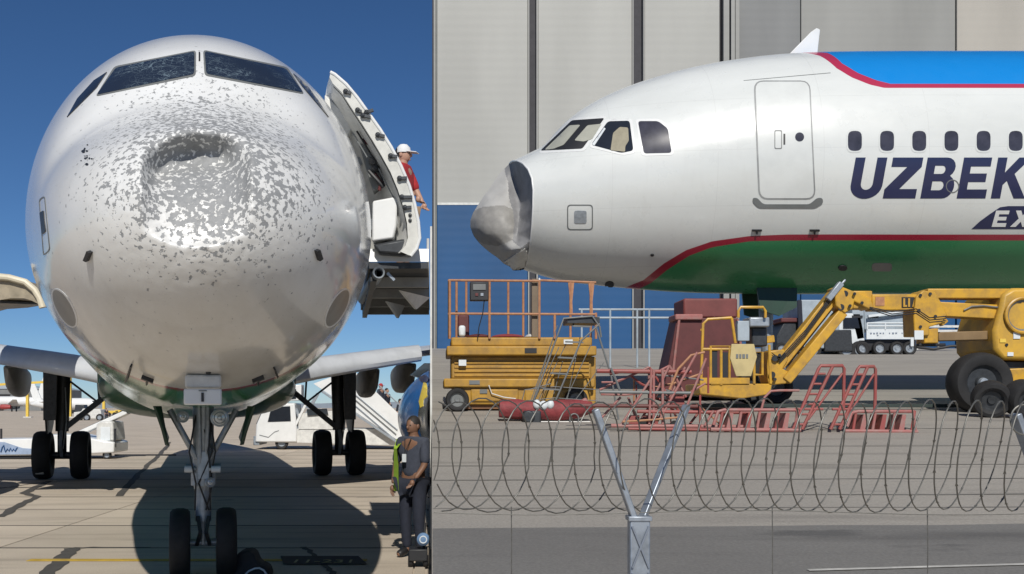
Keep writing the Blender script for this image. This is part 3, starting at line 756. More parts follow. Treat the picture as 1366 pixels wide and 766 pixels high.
def text_polys(body, x0, x1, y0, y1, slope=0.0):
    c = bpy.data.curves.new('text', 'FONT'); c.body = body; c.shear = 0.2
    t = bpy.data.objects.new('text', c); COL.objects.link(t)
    dg = bpy.context.evaluated_depsgraph_get(); me = bpy.data.meshes.new_from_object(t.evaluated_get(dg)); bpy.data.objects.remove(t)
    xs = [v.co.x for v in me.vertices]; k = (x1-x0)/(max(xs)-min(xs)); b = MB()
    V = []
    for v in me.vertices:
        x = x0+(v.co.x-min(xs))*k; y = y0-(y0-y1)*v.co.y/0.72+slope*(x-x0)
        loc, no, _, _ = BR.ray_cast(ORG, ray(x, y)); V.append(loc+no*.005 if loc else Vector((0, 0, 0)))
    b.add(V, [tuple(p.vertices) for p in me.polygons]); return b
part(rroot, 'belly_lettering', text_polys('HABEOREASIE THOEMO REH', 1168, 1291, 391, 384, -.085), M_('faded_white_lettering', (.36, .42, .37), .6), False)
# nose gear of the right airliner: partly hidden behind the access platform
def wheel_mb(c, r, w, ax=Vector((0, 1, 0)), n=36):
    tyre = MB().lathe([(r*.58, -w*.42), (r*.72, -w*.5), (r*.90, -w*.48), (r*.97, -w*.36), (r, -w*.16), (r, w*.16), (r*.97, w*.36), (r*.90, w*.48), (r*.72, w*.5), (r*.58, w*.42)], c, ax, n)
    rim = MB().lathe([(0, -w*.30), (r*.2, -w*.32), (r*.24, -w*.22), (r*.48, -w*.24), (r*.60, -w*.43), (r*.60, w*.43), (r*.48, w*.24), (r*.24, w*.22), (r*.2, w*.32), (0, w*.30)], c, ax, 24)
    return tyre, rim
NGX = RX+5.35; zgr = gz(RY)
st_ = part(rroot, 'nose_gear_leg', MB().tube([(NGX, RY, RZC-1.95), (NGX+.05, RY, zgr+.38)], [.13, .09], 14).tube([(NGX+.1, RY-.12, RZC-1.9), (NGX+.06, RY-.05, zgr+.9)], .045), greymetal)
for sy in (-1, 1):
    ty, ri = wheel_mb(Vector((NGX+.05, RY+sy*.25, zgr+.38)), .38, .22)
    part(st_, 'tyre', ty, rubber); part(st_, 'rim', ri, greymetal)
    part(rroot, 'nose_gear_door', MB().prism([(NGX-.28, RY+sy*.42, RZC-1.95), (NGX+.42, RY+sy*.42, RZC-1.95), (NGX+.40, RY+sy*.46, RZC-2.35), (NGX+.1, RY+sy*.47, RZC-2.5), (NGX-.22, RY+sy*.46, RZC-2.4)], (0, .04, 0)), dark_green)

# ------------------------------------------------------------------ LEFT AIRLINER (head-on, dented nose)
AL = math.atan(311/1400.0); TT = 6.9; ZCL = 3.79
AX = Vector((-math.sin(AL), math.cos(AL), 0)); BX = Vector((math.cos(AL), math.sin(AL), 0))   # aft, viewer's right
lroot = root('airliner', 'white airliner seen head-on with hail-chipped paint and a deep dent in its nose', 'airliner', tuple(AX*TT), None, R(90)+AL)
ML = mw(lroot); MLi = ML.inverted()
def LP(s, lat, z): return AX*(TT+s) + BX*lat + Vector((0, 0, z))       # lat > 0 = viewer's right
def px_of(p): return (PX+p.x/p.y*F, PY-(p.z-H)/p.y*F)
def dent(x, y):
    """how far (m) the skin is pushed aft, for a point of the nose at photo position x, y"""
    u = (x-262)/66.0; d = 0.0
    wob = 6*noise.noise(Vector((x*.035, 3.1, 0))) + 0.8*noise.noise(Vector((x*.11, 8, 0)))
    top = 178 + 16*u*u*(1.5 if u < 0 else .9) + wob - (9 if False else 0)
    v = (y-top)/(330-9*u*u*2-top)
    if abs(u) < 1.25:
        side = max(0.0, 1-abs(u/1.10)**3.4)**0.9
        if v > -0.06:
            rise = min(1, max(0, (v+0.05)/0.26)); rise = rise*rise*(3-2*rise)
            vv = max(0, v)
            prof = rise*max(0.0, 1-vv)**0.72
            d += 0.36*side*prof
            un = (x-260)/42.0
            if abs(un) < 1.3:
                r2 = min(1, max(0, (v+0.02)/0.08)); r2 = r2*r2*(3-2*r2)
                d += 0.15*max(0, 1-abs(un/1.3)**1.6)*r2*math.exp(-(max(0, v-.05)/0.16)**1.5)
        lip = math.exp(-((v+0.06)/0.06)**2)*max(0, 1-abs(u)**3)
        d -= 0.014*lip
    # crease on the left and small pits
    d += 0.11*math.exp(-((x-(212-0.16*(y-190)))/13)**2)*math.exp(-((y-212)/26)**2)
    d += 0.05*math.exp(-((x-303)/12)**2)*math.exp(-((y-196)/10)**2)
    r = math.hypot(x-262, y-250)
    if r < 190:
        d += 0.006*(noise.noise(Vector((x*.09, y*.09, 0)))+.6*noise.noise(Vector((x*.2, y*.2, 4))))*max(0, 1-r/190)*1.6
    return d
rows_ = []
for s in STN:
    ring = []
    for k in range(NSEG):
        p = fus(s, 2*PI*k/NSEG); zm = ZMID(s)
        bl_ = min(1, max(0, (s-5)/5)); bl_ = bl_*bl_*(3-2*bl_)
        p.y = p.y*(0.955+0.045*bl_) - 0.05*(1-bl_)
        if p.z < zm: p.z = zm+(p.z-zm)*(0.925+0.075*bl_)
        p.z += ZCL
        if s < 1.3:
            w_p = ML @ p; x, y = px_of(w_p)
            fade = min(1, max(0, (1.3-s)/0.5))
            p.x += dent(x, y)*fade
        ring.append(p)
    rows_.append(ring)
fl = grid_mesh(rows_, NSEG, 'fuselage'); fl.f.append(tuple(range(NSEG)))
BL = bvh_of(fl, ML)
gl2 = [(max(0, q[0]-1.1), q[1]+.13) for q in gl]; rl2 = [(max(0, q[0]-1.1), q[1]+.12) for q in rl]
LIV_L = livery('chipped_airliner_livery', ZCL, gl2, rl2, None, None, True)
part(lroot, 'fuselage', fl, LIV_L, 60, local=True)
def ldec(name, polys, m, eps=0.005, step=5, holes=(), skirt=0.012, parent=None, label=None):
    return part(parent or lroot, name, drape(BL, polys, eps, step, skirt, holes), m, 50, label=label)
def cracked():
    m, n, l, b = nodes('cracked_windshield_glass')
    tc = n.new('ShaderNodeTexCoord')
    def veins(sc, w, st):
        mp = n.new('ShaderNodeMapping'); mp.inputs['Scale'].default_value = st; mp.inputs['Rotation'].default_value = (.3, .5, .7); l.new(tc.outputs['Object'], mp.inputs[0])
        nz = n.new('ShaderNodeTexNoise'); nz.inputs['Scale'].default_value = sc*.8; l.new(mp.outputs[0], nz.inputs[0])
        ad = n.new('ShaderNodeMix'); ad.data_type = 'RGBA'; ad.blend_type = 'ADD'; ad.inputs[0].default_value = 0.35
        l.new(mp.outputs[0], ad.inputs[6]); l.new(nz.outputs['Color'], ad.inputs[7])
        v = n.new('ShaderNodeTexVoronoi'); v.feature = 'DISTANCE_TO_EDGE'; v.inputs['Scale'].default_value = sc; l.new(ad.outputs[2], v.inputs[0])
        r = n.new('ShaderNodeMapRange'); r.inputs[1].default_value = w; r.inputs[2].default_value = 0; l.new(v.outputs[0], r.inputs[0]); return r.outputs[0]
    nz = n.new('ShaderNodeTexNoise'); nz.inputs['Scale'].default_value = 2.0; l.new(tc.outputs['Object'], nz.inputs[0])
    mr = n.new('ShaderNodeMapRange'); mr.inputs[1].default_value = .44; mr.inputs[2].default_value = .62; l.new(nz.outputs[0], mr.inputs[0])
    a = n.new('ShaderNodeMath'); a.operation = 'MAXIMUM'; l.new(veins(6, .03, (1, 1, 2.2)), a.inputs[0]); l.new(veins(14, .03, (1, 1, 1.6)), a.inputs[1])
    mu = n.new('ShaderNodeMath'); mu.operation = 'MULTIPLY'; l.new(a.outputs[0], mu.inputs[0]); l.new(mr.outputs[0], mu.inputs[1])
    mx = n.new('ShaderNodeMix'); mx.data_type = 'RGBA'; mx.inputs[6].default_value = (.018, .026, .045, 1); mx.inputs[7].default_value = (.17, .23, .27, 1)
    l.new(mu.outputs[0], mx.inputs[0]); l.new(mx.outputs[2], b.inputs['Base Color'])
    b.inputs['Roughness'].default_value = 0.13; return m
crk = cracked()
for poly in ([(259.5, 69.5), (155, 91), (129.5, 127), (259, 99.5)], [(273, 69), (381, 92), (404, 124), (275, 99)]):
    w_ = ldec('windshield', [roundpoly(poly, 4)], crk, .006)
    cx = sum(p[0] for p in poly)/4; cy = sum(p[1] for p in poly)/4
    ex = [(x+math.copysign(2.2, x-cx), y+math.copysign(2.2, y-cy)) for x, y in poly]
    ldec('frame', [roundpoly(ex, 5)], seam, .003, 6, holes=[roundpoly(poly, 4)], parent=w_)
for poly in ([(143, 97), (129, 118), (90, 157), (104, 132), (126, 108)], [(391, 99), (403, 116), (438, 157), (424, 135), (408, 113)]):
    ldec('side_window', [poly], glass, .008, 4)
ldec('center_wiper', [rect(265, 71, 267, 82)], black, .012, 2)
# pressure-port plate, rimmed grey ovals and small probes on both flanks
pp = ldec('access_panel', [roundpoly([(52, 266), (60, 261), (67, 334), (58, 342)], 4)], seam, .003, 3, holes=[roundpoly([(53, 267.5), (59.3, 263), (66, 333), (58.3, 340)], 4)])
ldec('port_plate', [roundpoly([(53.5, 284), (58.5, 281), (61.5, 309), (56.5, 313)], 1.5)], darkmetal, .006, 3, parent=pp)
for x, y, rx, ry, rot in ((86, 411, 9.5, 27, -.50), (450, 411, 9.5, 27, .50)):
    ov = ldec('dark_oval', [circle(x, y, rx, ry, 28, rot)], M_('grey_oval_mark', (.24, .235, .22), .4), .004, 4)
    ldec('oval_rim', [circle(x, y, rx+2.2, ry+2.2, 28, rot)], white, .003, 4, holes=[circle(x, y, rx+.1, ry+.1, 28, rot)], parent=ov)
for pts in ([(115, 346), (120, 334), (124, 336), (119, 348)], [(419, 334), (423, 332), (427, 344), (423, 347)]):
    ldec('probe', [pts], black, .03, 3)
for x in (197, 343):
    s_ = 1 if x < 270 else -1
    ldec('drain_mast', [[(x-7, 503-3*s_), (x+8, 503+3*s_), (x+8, 505+3*s_), (x+2, 504.5), (x+1, 510), (x-1, 510), (x-1, 504), (x-7, 505-3*s_)]], black, .03, 2.5)
ldec('drain_mast', [[(175, 485), (177, 486), (171, 506), (168, 507)]], black, .03, 2.5)
ldec('drain_mast', [[(364, 490), (366, 489), (370, 499), (368, 501)]], black, .03, 2.5)
for i in range(16):                               # knocked-off paint flakes left of the dent
    x = 115+random.gauss(0, 4); y = 207+random.gauss(0, 9); r_ = random.uniform(.8, 2.4)
    ldec('paint_pit', [circle(x, y, r_, r_*.8, 7)], darkmetal, .002, 2)
# boxed nose-gear leg fairing with two doors
def lbox(x0, y0, x1, y1, s, dep):
    q = MB(); Y = px = None
    c = LP(s, 0, 0); Y = c.y
    a = P(x0, y1, Y); b = P(x1, y0, Y); e = [a, Vector((b.x, a.y, a.z)), b, Vector((a.x, a.y, b.z))]
    k = math.tan(AL)
    e = [Vector((v.x, Y+(v.x-c.x)*k, v.z)) for v in e]
    return q.prism(e, AX*dep)
hit_ = (MLi @ BL.ray_cast(ORG, ray(270, 503))[0]).x
sb = hit_-.10
part(lroot, 'gear_bay_panel', lbox(247.5, 500, 294, 517.5, sb, .5), offwhite, bevel=.018)
dp = part(lroot, 'gear_leg_door', lbox(246, 518.5, 294.5, 540.5, sb-.03, .05), white, bevel=.014)
part(dp, 'stencil', lbox(268.3, 524, 271.7, 536, sb-.042, .01), black)
part(dp, 'stencil', lbox(265, 520.5, 275.5, 522, sb-.042, .01), seam)
part(lroot, 'camera_pod', lbox(274, 493, 281, 499, sb-.03, .2), black, bevel=.01)
NG = 5.08; z_ax = 0.38
def W(s, lat, z): return LP(s, lat+(.05 if s < 8 else 0), z)
leg = part(lroot, 'nose_gear_leg', MB().tube([W(NG-.1, 0, 1.95), W(NG-.02, 0, 1.15), W(NG, 0, .98)], [.115, .115, .10], 18)
    .tube([W(NG, 0, 1.0), W(NG, 0, .62)], .088, 18).tube([W(NG, 0, .64), W(NG, 0, .36)], .05, 14), greymetal, 40)
part(leg, 'piston', MB().tube([W(NG, 0, .66), W(NG, 0, .42)], .038, 14), M_('chrome_piston', (.7, .7, .72), .15, .9))
part(leg, 'axle', MB().tube([W(NG, -.36, z_ax), W(NG, .36, z_ax)], .045, 14), greymetal)
tl = MB()
for sx in (-1, 1):
    tl.bar(W(NG-.12, sx*.06, .68), W(NG-.24, sx*.03, .52), .035, .03).bar(W(NG-.24, sx*.03, .52), W(NG-.06, sx*.07, .36), .035, .03)
part(leg, 'torque_link', tl, darkmetal)
br = MB()
for sx in (-1, 1):
    br.tube([W(NG-.15, sx*.36, 1.86), W(NG-.10, sx*.07, 1.32)], .035, 10)
    br.tube([W(NG-.25, sx*.05, 1.9), W(NG-.14, sx*.03, 1.2)], .022, 8)
part(lroot, 'drag_brace', br, greymetal)
part(lroot, 'steering_collar', MB().cyl(W(NG-.02, 0, 1.16), W(NG-.02, 0, 1.02), .135, 20).cyl(W(NG, -.19, 1.22), W(NG, .19, 1.22), .04, 12).box(W(NG-.13, .01, 1.25), (.12, .1, .3)), greymetal)
hose = MB()
for q in ((.07, .13), (-.08, -.15), (.1, .05), (-.05, .1)):
    hose.tube([W(NG-.16, q[0], 1.8), W(NG-.2, q[1], 1.4), W(NG-.16, q[0], 1.05), W(NG-.12, q[1]*.6, .75)], .010, 6)
part(lroot, 'hydraulic_hose', hose, black)
for sx in (-1, 1):
    ty, ri = wheel_mb(W(NG, sx*.252, z_ax), .385, .225, BX, 48)
    wt = part(lroot, 'nose_wheel', ty, rubber); part(wt, 'rim', ri, greymetal)
def lamp(name, x, y, r_, s):
    c = LP(s, 0, 0); Y = c.y; p = P(x, y, Y); rr_ = r_/F*Y; d = -AX
    ring = part(lroot, name, MB().lathe([(0, -.10), (rr_*.7, -.09), (rr_, -.02), (rr_, .03), (rr_*.86, .035), (rr_*.86, .02)], p, d, 28), greymetal)
    part(ring, 'lens', MB().lathe([(0, .035), (rr_*.5, .030), (rr_*.87, .02), (rr_*.87, 0)], p, d, 28), lens)
    part(ring, 'lens_cross', MB().lathe([(rr_*.18, .036), (rr_*.22, .040), (rr_*.26, .036)], p, d, 20), greymetal)
    part(ring, 'lens_ring', MB().lathe([(rr_*.55, .031), (rr_*.60, .036), (rr_*.65, .028)], p, d, 24), greymetal)
lamp('taxi_light', 244, 556, 8.2, 4.75); lamp('landing_light', 293, 557.5, 12.2, 4.75)
lamp('runway_turnoff_light', 280.5, 643.5, 6.6, 4.85)
for x in (246, 294):
    c = LP(4.95, 0, 0); p = P(x, 626, c.y)
    part(lroot, 'towing_pin', MB().cyl(p, p+BX*(.10 if x < 270 else -.10), .038, 14).cyl(p+BX*(.1 if x < 270 else -.1), LP(5.0, 0, p.z), .018, 8), sign_white)
for sx in (-1, 1):                                # edge-on nose-gear doors
    part(lroot, 'nose_gear_door', MB().prism([W(4.55, sx*.50, 1.90), W(6.1, sx*.52, 1.80), W(6.0, sx*.42, 1.52), W(4.65, sx*.40, 1.48)], BX*.03)
         .prism([W(4.45, sx*.52, 1.90), W(4.6, sx*.46, 1.90), W(4.62, sx*.39, 1.48), W(4.55, sx*.38, 1.48)], BX*.03), dark_green, False, bevel=.006)
# belly fairing, wings
fb = MB()
rws = []
for i in range(25):
    t = i/24; s = 13.5+t*12.5; k = math.sin(PI*min(1, max(0, t)))**.35 if 0 < t < 1 else 0.02
    rws.append([Vector((s, 2.32*k*math.copysign(abs(math.cos(a))**.75, math.cos(a)), 2.40+.80*k*math.copysign(abs(math.sin(a))**.8, math.sin(a)))) for a in [2*PI*j/48 for j in range(48)]])
part(lroot, 'belly_fairing', grid_mesh(rws, 48, 'b'), green_belly, 60, local=True)
def wing_sections(sx, secs, n=12):
    rows = []
    for lat, le, te, z, th in secs:
        ring = []
        for i in range(2*n):
            t = i/n; up = t <= 1; c = t if up else 2-t
            yt = th*(2.0*(0.2969*sq(max(c, 0))-0.126*c-.3516*c*c+.2843*c**3-.1015*c**4))*2.2
            ring.append(LP(le+(te-le)*c, sx*lat, z+(yt*.62 if up else -yt*.45)))
        rows.append(ring)
    return rows
SEC = [(1.7, 15.6, 22.9, 2.62, .80), (2.6, 16.1, 22.9, 2.80, .74), (4.6, 17.3, 23.0, 3.14, .62), (6.4, 18.4, 23.1, 3.42, .50), (11, 20.8, 24.1, 3.86, .38), (16.8, 23.9, 25.6, 4.4, .20)]
for sx in (-1, 1):
    wg = part(lroot, 'wing', grid_mesh(wing_sections(sx, SEC), 24, 'w'), wingmat, 50)
    sl_ = []
    for lat0, lat1 in ((2.0, 5.1), (6.5, 10.4), (10.6, 15.8)):
        rows = []
        for q in range(7):
            la = lat0+(lat1-lat0)*q/6
            la = max(la, 1.71); i = max(j for j in range(len(SEC)-1) if SEC[j][0] <= la); t = (la-SEC[i][0])/(SEC[i+1][0]-SEC[i][0])
            le, z, th = (SEC[i][k]+(SEC[i+1][k]-SEC[i][k])*t for k in (1, 3, 4))
            ring = []
            for j in range(14):
                a = 2*PI*j/14; ring.append(LP(le-.16+.34*math.cos(a)*(1+.0*th), sx*la, z-.05+th*.31*math.sin(a)-.10*math.cos(a)*-1))
            rows.append(ring)
        b = grid_mesh(rows, 14, 's'); b.f += [tuple(range(14)), tuple(range(6*14, 7*14))]
        sl_.append(part(wg, 'slat', b, wingmat, 50))
    pods = []
    for lat, s0, z0, L_, hh in ((4.75, 21.6, 2.86, 3.4, .42), (5.85, 21.9, 3.02, 3.2, .44), (9.0, 22.4, 3.1, 3.0, .4)):
        rows = []
        for q in range(11):
            t = q/10; k = math.sin(PI*min(.999, max(.001, t**.8)))**.6
            rows.append([LP(s0+L_*t, sx*(lat+.24*k*math.copysign(abs(math.cos(a))**.4, math.cos(a))*(1+.35*math.sin(a))), z0-.30*t-.18*k+hh*.92*k*math.copysign(abs(math.sin(a))**.5, math.sin(a))) for a in [2*PI*j/16 for j in range(16)]])
        pods.append(part(wg, 'flap_fairing', grid_mesh(rows, 16, 'p'), M_('fairing_grey_beige', (.38, .36, .32), .5) if lat < 5 and sx > 0 else bpy.data.materials['fairing_grey_beige'] if 'fairing_grey_beige' in bpy.data.materials else wingdark, 50))
    if sx > 0:
        for o in [wg]+sl_+pods: cut_x(o)
    # nacelle: inlet lip, cowl, core
    NS, LATN, ZN = 14.9, 5.75, 1.66
    c = LP(NS, sx*LATN, ZN)
    lip = MB().lathe([(.86, .55), (.93, .22), (.99, .06), (1.06, .0), (1.12, .06), (1.16, .22)], c, AX, 56)
    cow = MB().lathe([(1.161, .22), (1.20, .6), (1.22, 1.2), (1.20, 2.0), (1.10, 2.9), (.93, 3.6), (.80, 3.62), (.86, 2.0), (.86, .55)], c, AX, 56)
    core = MB().lathe([(.0, .45), (.10, .55), (.22, .85), (.27, 1.05), (.855, 1.1), (.855, 1.2)], c, AX, 40)
    e0 = part(lroot, 'nacelle', cow, blue_nac, 50); e1 = part(e0, 'inlet_lip', lip, silver, 50); e2 = part(e0, 'fan', core, darkmetal)
    py = part(lroot, 'pylon', MB().prism([LP(NS+.9, sx*LATN-.18, 2.82), LP(NS+4.2, sx*LATN-.18, 3.0), LP(NS+6, sx*LATN-.18, 2.75), LP(NS+3.5, sx*LATN-.18, 2.5)], BX*.36), wingmat, bevel=.05)
    ex_ = []
    if sx > 0:
        for o in (e0, e1, e2, py): cut_x(o)
        NV = bvh_of(cow, Matrix.Identity(4)) if False else None
    # main gear
    mg, lat = 22.1, (3.80 if sx > 0 else 3.50); zr = .63
    top = 3.06
    ml = part(lroot, 'main_gear_leg', MB().tube([W(mg, sx*(lat-.03), top), W(mg, sx*lat, 1.25)], [.20, .17], 18).tube([W(mg, sx*lat, 1.3), W(mg, sx*lat, .55)], .115, 16), darkmetal)
    part(ml, 'axle', MB().tube([W(mg, sx*lat-.6, zr), W(mg, sx*lat+.6, zr)], .085, 14), darkmetal)
    part(ml, 'brake_line', MB().tube([W(mg-.2, sx*lat+.1, 2.4), W(mg-.24, sx*lat+.14, 1.5), W(mg-.2, sx*lat+.05, .8)], .018, 6).bar(W(mg-.17, sx*lat, 1.25), W(mg-.4, sx*lat, .95), .08).bar(W(mg-.4, sx*lat, .95), W(mg-.1, sx*lat, .62), .08), greymetal)
    part(ml, 'side_stay', MB().bar(W(mg-.1, sx*(lat-1.65), 2.62), W(mg-.08, sx*(lat-.1), 1.35), .12, .14).bar(W(mg, sx*(lat-.9), 2.6), W(mg-.08, sx*(lat-.95), 1.95), .05).bar(W(mg-.08, sx*(lat-.95), 1.98), W(mg, sx*(lat-.15), 2.6), .05), darkmetal)
    for q in (-1, 1):
        ty, ri = wheel_mb(W(mg, sx*lat+q*.465, zr), .63, .46, BX, 44)
        wt = part(lroot, 'main_wheel', ty, rubber); part(wt, 'rim', ri, darkmetal)
    part(lroot, 'main_gear_door', MB().prism([W(mg-.9, sx*(lat+.22), 3.02), W(mg+.9, sx*(lat+.22), 2.95), W(mg+.75, sx*(lat+.30), 1.45), W(mg+.3, sx*(lat+.30), 1.15), W(mg-.45, sx*(lat+.30), 1.2), W(mg-.75, sx*(lat+.28), 1.55)], BX*.05*sx)
         .prism([W(mg-.95, sx*(lat+.0), 3.02), W(mg-.93, sx*(lat+.35), 3.02), W(mg-.80, sx*(lat+.36), 1.55), W(mg-.80, sx*(lat+.05), 1.55)], AX*.05), darkmetal, False, bevel=.01)
# yellow emblem on the blue nacelle
c = LP(14.9, 5.75, 1.66)
mbn = MB().lathe([(1.10, .03), (1.17, .22), (1.205, .6), (1.225, 1.2), (1.205, 2.0), (1.105, 2.9)], c, AX, 72)
BN = bvh_of(mbn, Matrix.Identity(4))
nac_r = [o for o in lroot.children if o.name.startswith('nacelle')][-1]
em = drape(BN, [[(566, 508), (569, 512), (570, 528), (573, 546), (569, 552), (562, 548), (559, 536), (562, 524)]], .012, 4)
part(nac_r, 'emblem', em, emblem, 50); bpy.data.objects
em = drape(BN, [roundpoly([(558, 504), (568, 500), (573, 505), (570, 511), (563, 510)], 3)], .016, 3); part(nac_r, 'emblem', em, navy, 50)
# open fan cowl of the left engine, a cream curved panel beside the fuselage
cw = MB(); YC = 19.5
o_pts = [(-70, 378), (-40, 368), (-10, 366), (12, 368), (34, 374), (46, 384), (53, 395), (57, 408)]
i_pts = [(-70, 412), (-40, 404), (-10, 402), (14, 398), (32, 398), (42, 401), (50, 405), (54, 409)]
n = len(o_pts); V = []
for Y, sh in ((YC, 0), (YC+.10, 0), (YC+1.7, 2)):
    for (x, y) in o_pts: V.append(P(x, y, YC)+Vector((0, Y-YC, 0)))
    for (x, y) in i_pts: V.append(P(x, y, YC)+Vector((0, Y-YC, .02*sh)))
q = 2*n
Fc = []
for i in range(n-1):
    Fc += [(i, i+1, n+i+1, n+i)]
    Fc += [(i, i+1, 2*q+i+1, 2*q+i), (n+i, n+i+1, 2*q+n+i+1, 2*q+n+i), (2*q+i, 2*q+i+1, 2*q+n+i+1, 2*q+n+i)]
Fc += [(0, n, 2*q+n, 2*q), (n-1, 2*n-1, 2*q+2*n-1, 2*q+n-1)]
fc = part(lroot, 'fan_cowl', MB().add(V, Fc), tan, 40, label='open cream-rimmed fan cowl')
rim = MB()
rim.tube([P(x, y+2.5, YC-.06) for x, y in o_pts], .065, 10)
part(fc, 'cowl_rim', rim, cream)
hold = MB().bar(P(-60, 400, YC+.6), LP(15.6, -5.75, 2.7), .08); part(fc, 'hold_open_rod', hold, greymetal)
part(fc, 'hinge', MB().ball(P(8, 370, YC-.06), (.06, .06, .05)).tube([P(-2, 402, YC), P(50, 404, YC+.9)], .035), darkmetal)

# ------------------------------------------------------------------ open passenger door on the viewer's right
YD = 11.3
outer = [(441, 97), (447, 100), (462, 113), (477, 131), (492, 152), (507, 173), (522, 197), (535, 222), (546, 248), (553, 272), (558, 296), (560, 318), (556, 332), (548, 342)]
inset = [(440, 104), (444, 112), (456, 124), (468, 143), (482, 164), (496, 186), (509, 208), (521, 230), (531, 254), (538, 276), (543, 298), (544, 318), (541, 328), (534, 336)]
inner = [(436, 130), (437, 142), (444, 151), (453, 165), (464, 184), (475, 202), (485, 220), (492, 240), (497, 258), (499, 278), (499, 300), (498, 320), (497, 330), (497, 338)]
YB_ = 12.15
n = len(outer)
dside = [P(x, y, YD) for x, y in outer]; din = [P(x, y, YD) for x, y in inset]; dbk = [P(x-2-9*math.sin(PI*min(1, i/13.0))**.6, y, YB_) for i, (x, y) in enumerate(inner)]
dbo = [b+(a-c).normalized()*.14 for a, c, b in zip(dside, din, dbk)]
def shell(rows, closed=False):
    b = MB(); m = len(rows[0]); V = [p for r_ in rows for p in r_]
    Fc = [(i*m+j, i*m+j+1, (i+1)*m+j+1, (i+1)*m+j) for i in range(len(rows)-1) for j in range(m-1)]
    return b.add(V, Fc)
dof = [p+Vector((0, -.02, 0)) for p in dside]
door = part(lroot, 'open_door', shell([dside, dbo, dbk]), white, 50, label='open passenger door swung forward, seen from inside')
part(door, 'door_edge', shell([[p+Vector((0, .02, 0)) for p in dside], dof, [p+Vector((0, -.02, 0)) for p in din], [p+Vector((0, .10, 0)) for p in din]]), liner, 40)
part(door, 'outer_lip', MB().tube([p+Vector((0, -.02, 0)) for p in dside], .018, 8), white)
step_in = [p+Vector((-.01, .09, 0)) for p in din]
part(door, 'door_lining', shell([step_in, [a.lerp(b, .30)+Vector((.03, .02, 0)) for a, b in zip(step_in, dbk)], [a.lerp(b, .62) + Vector((.05, .03, 0)) for a, b in zip(step_in, dbk)], dbk]), offwhite, 40)
def on_door(x, y): return None
for (x, y, dx, dy) in ((461, 122, 7, -5), (477, 147, 5, -4), (484, 154, 10, -5), (489, 150, 9, 6), (504, 180, 9, -4), (521, 208, 9, -2), (533, 238, 10, 1), (536, 263, 14, 0), (540, 277, 9, 1)):
    a = P(x, y, YD-.045); b = P(x+dx, y-dy*.5, YD-.045)
    part(door, 'latch', MB().bar(a, b, .035, .03).ball(a, (.03, .03, .03), 8, 6), darkmetal)
for y in (287, 294): part(door, 'bolt_head', MB().ball(P(547, y, YD-.03), (.02, .015, .02), 8, 6), darkmetal)
part(door, 'upper_trim_panel', MB().prism([P(x, y, 11.9) for x, y in ((437, 128), (476, 166), (464, 190), (436, 150))], (-.03, -.05, 0)), offwhite, bevel=.01)
bus = MB().prism([P(x, y, 11.48) for x, y in ((497, 268), (524, 263), (530, 266), (529, 300), (525, 318), (496, 322))], (.0, .35, 0))
part(door, 'slide_pack', bus, white, bevel=.02)
part(door, 'handle_box', MB().prism([P(x, y, 11.7) for x, y in ((478, 190), (496, 196), (508, 222), (512, 244), (498, 256), (490, 232))], (0, .2, 0)), seam, bevel=.015)
part(door, 'viewing_port', MB().lathe([(.05, 0), (.045, .03), (.0, .03)], P(498, 215, 11.66), (-.3, -1, 0), 16), black)
part(door, 'handle_lever', MB().tube([P(484, 186, 11.62), P(490, 192, 11.6), P(496, 189, 11.6), P(502, 206, 11.6)], .014, 8), maroon)
part(door, 'grab_handle', MB().tube([P(500, 232, 11.62), P(508, 244, 11.6), P(506, 254, 11.62)], .02, 8), maroon)
part(door, 'linkage', MB().tube([P(492, 228, 11.62), P(503, 240, 11.58), P(512, 250, 11.6)], .022, 8).ball(P(501, 225, 11.6), (.05, .05, .05), 10, 8).tube([P(476, 175, 11.6), P(500, 214, 11.6), P(513, 248, 11.6)], .012, 6), black)
part(door, 'girt_bar', MB().prism([P(x, y, 11.45) for x, y in ((497, 326), (540, 318), (556, 330), (548, 341), (505, 338))], (0, .5, 0)), darkmetal, bevel=.03)
for (x0, y0, x1, y1) in ((470, 176, 490, 210), (505, 225, 524, 262), (524, 262, 531, 300)):
    part(door, 'lining_seam', MB().bar(P(x0, y0, 11.55), P(x1, y1, 11.5), .012), seam)
part(lroot, 'door_support_arm', MB().tube([P(497, 300, 12.0), P(488, 296, 12.5)], .06, 10), greymetal)
part(lroot, 'door_support_arm', MB().tube([P(480, 215, 12.0), P(470, 218, 12.6)], .045, 10), greymetal)

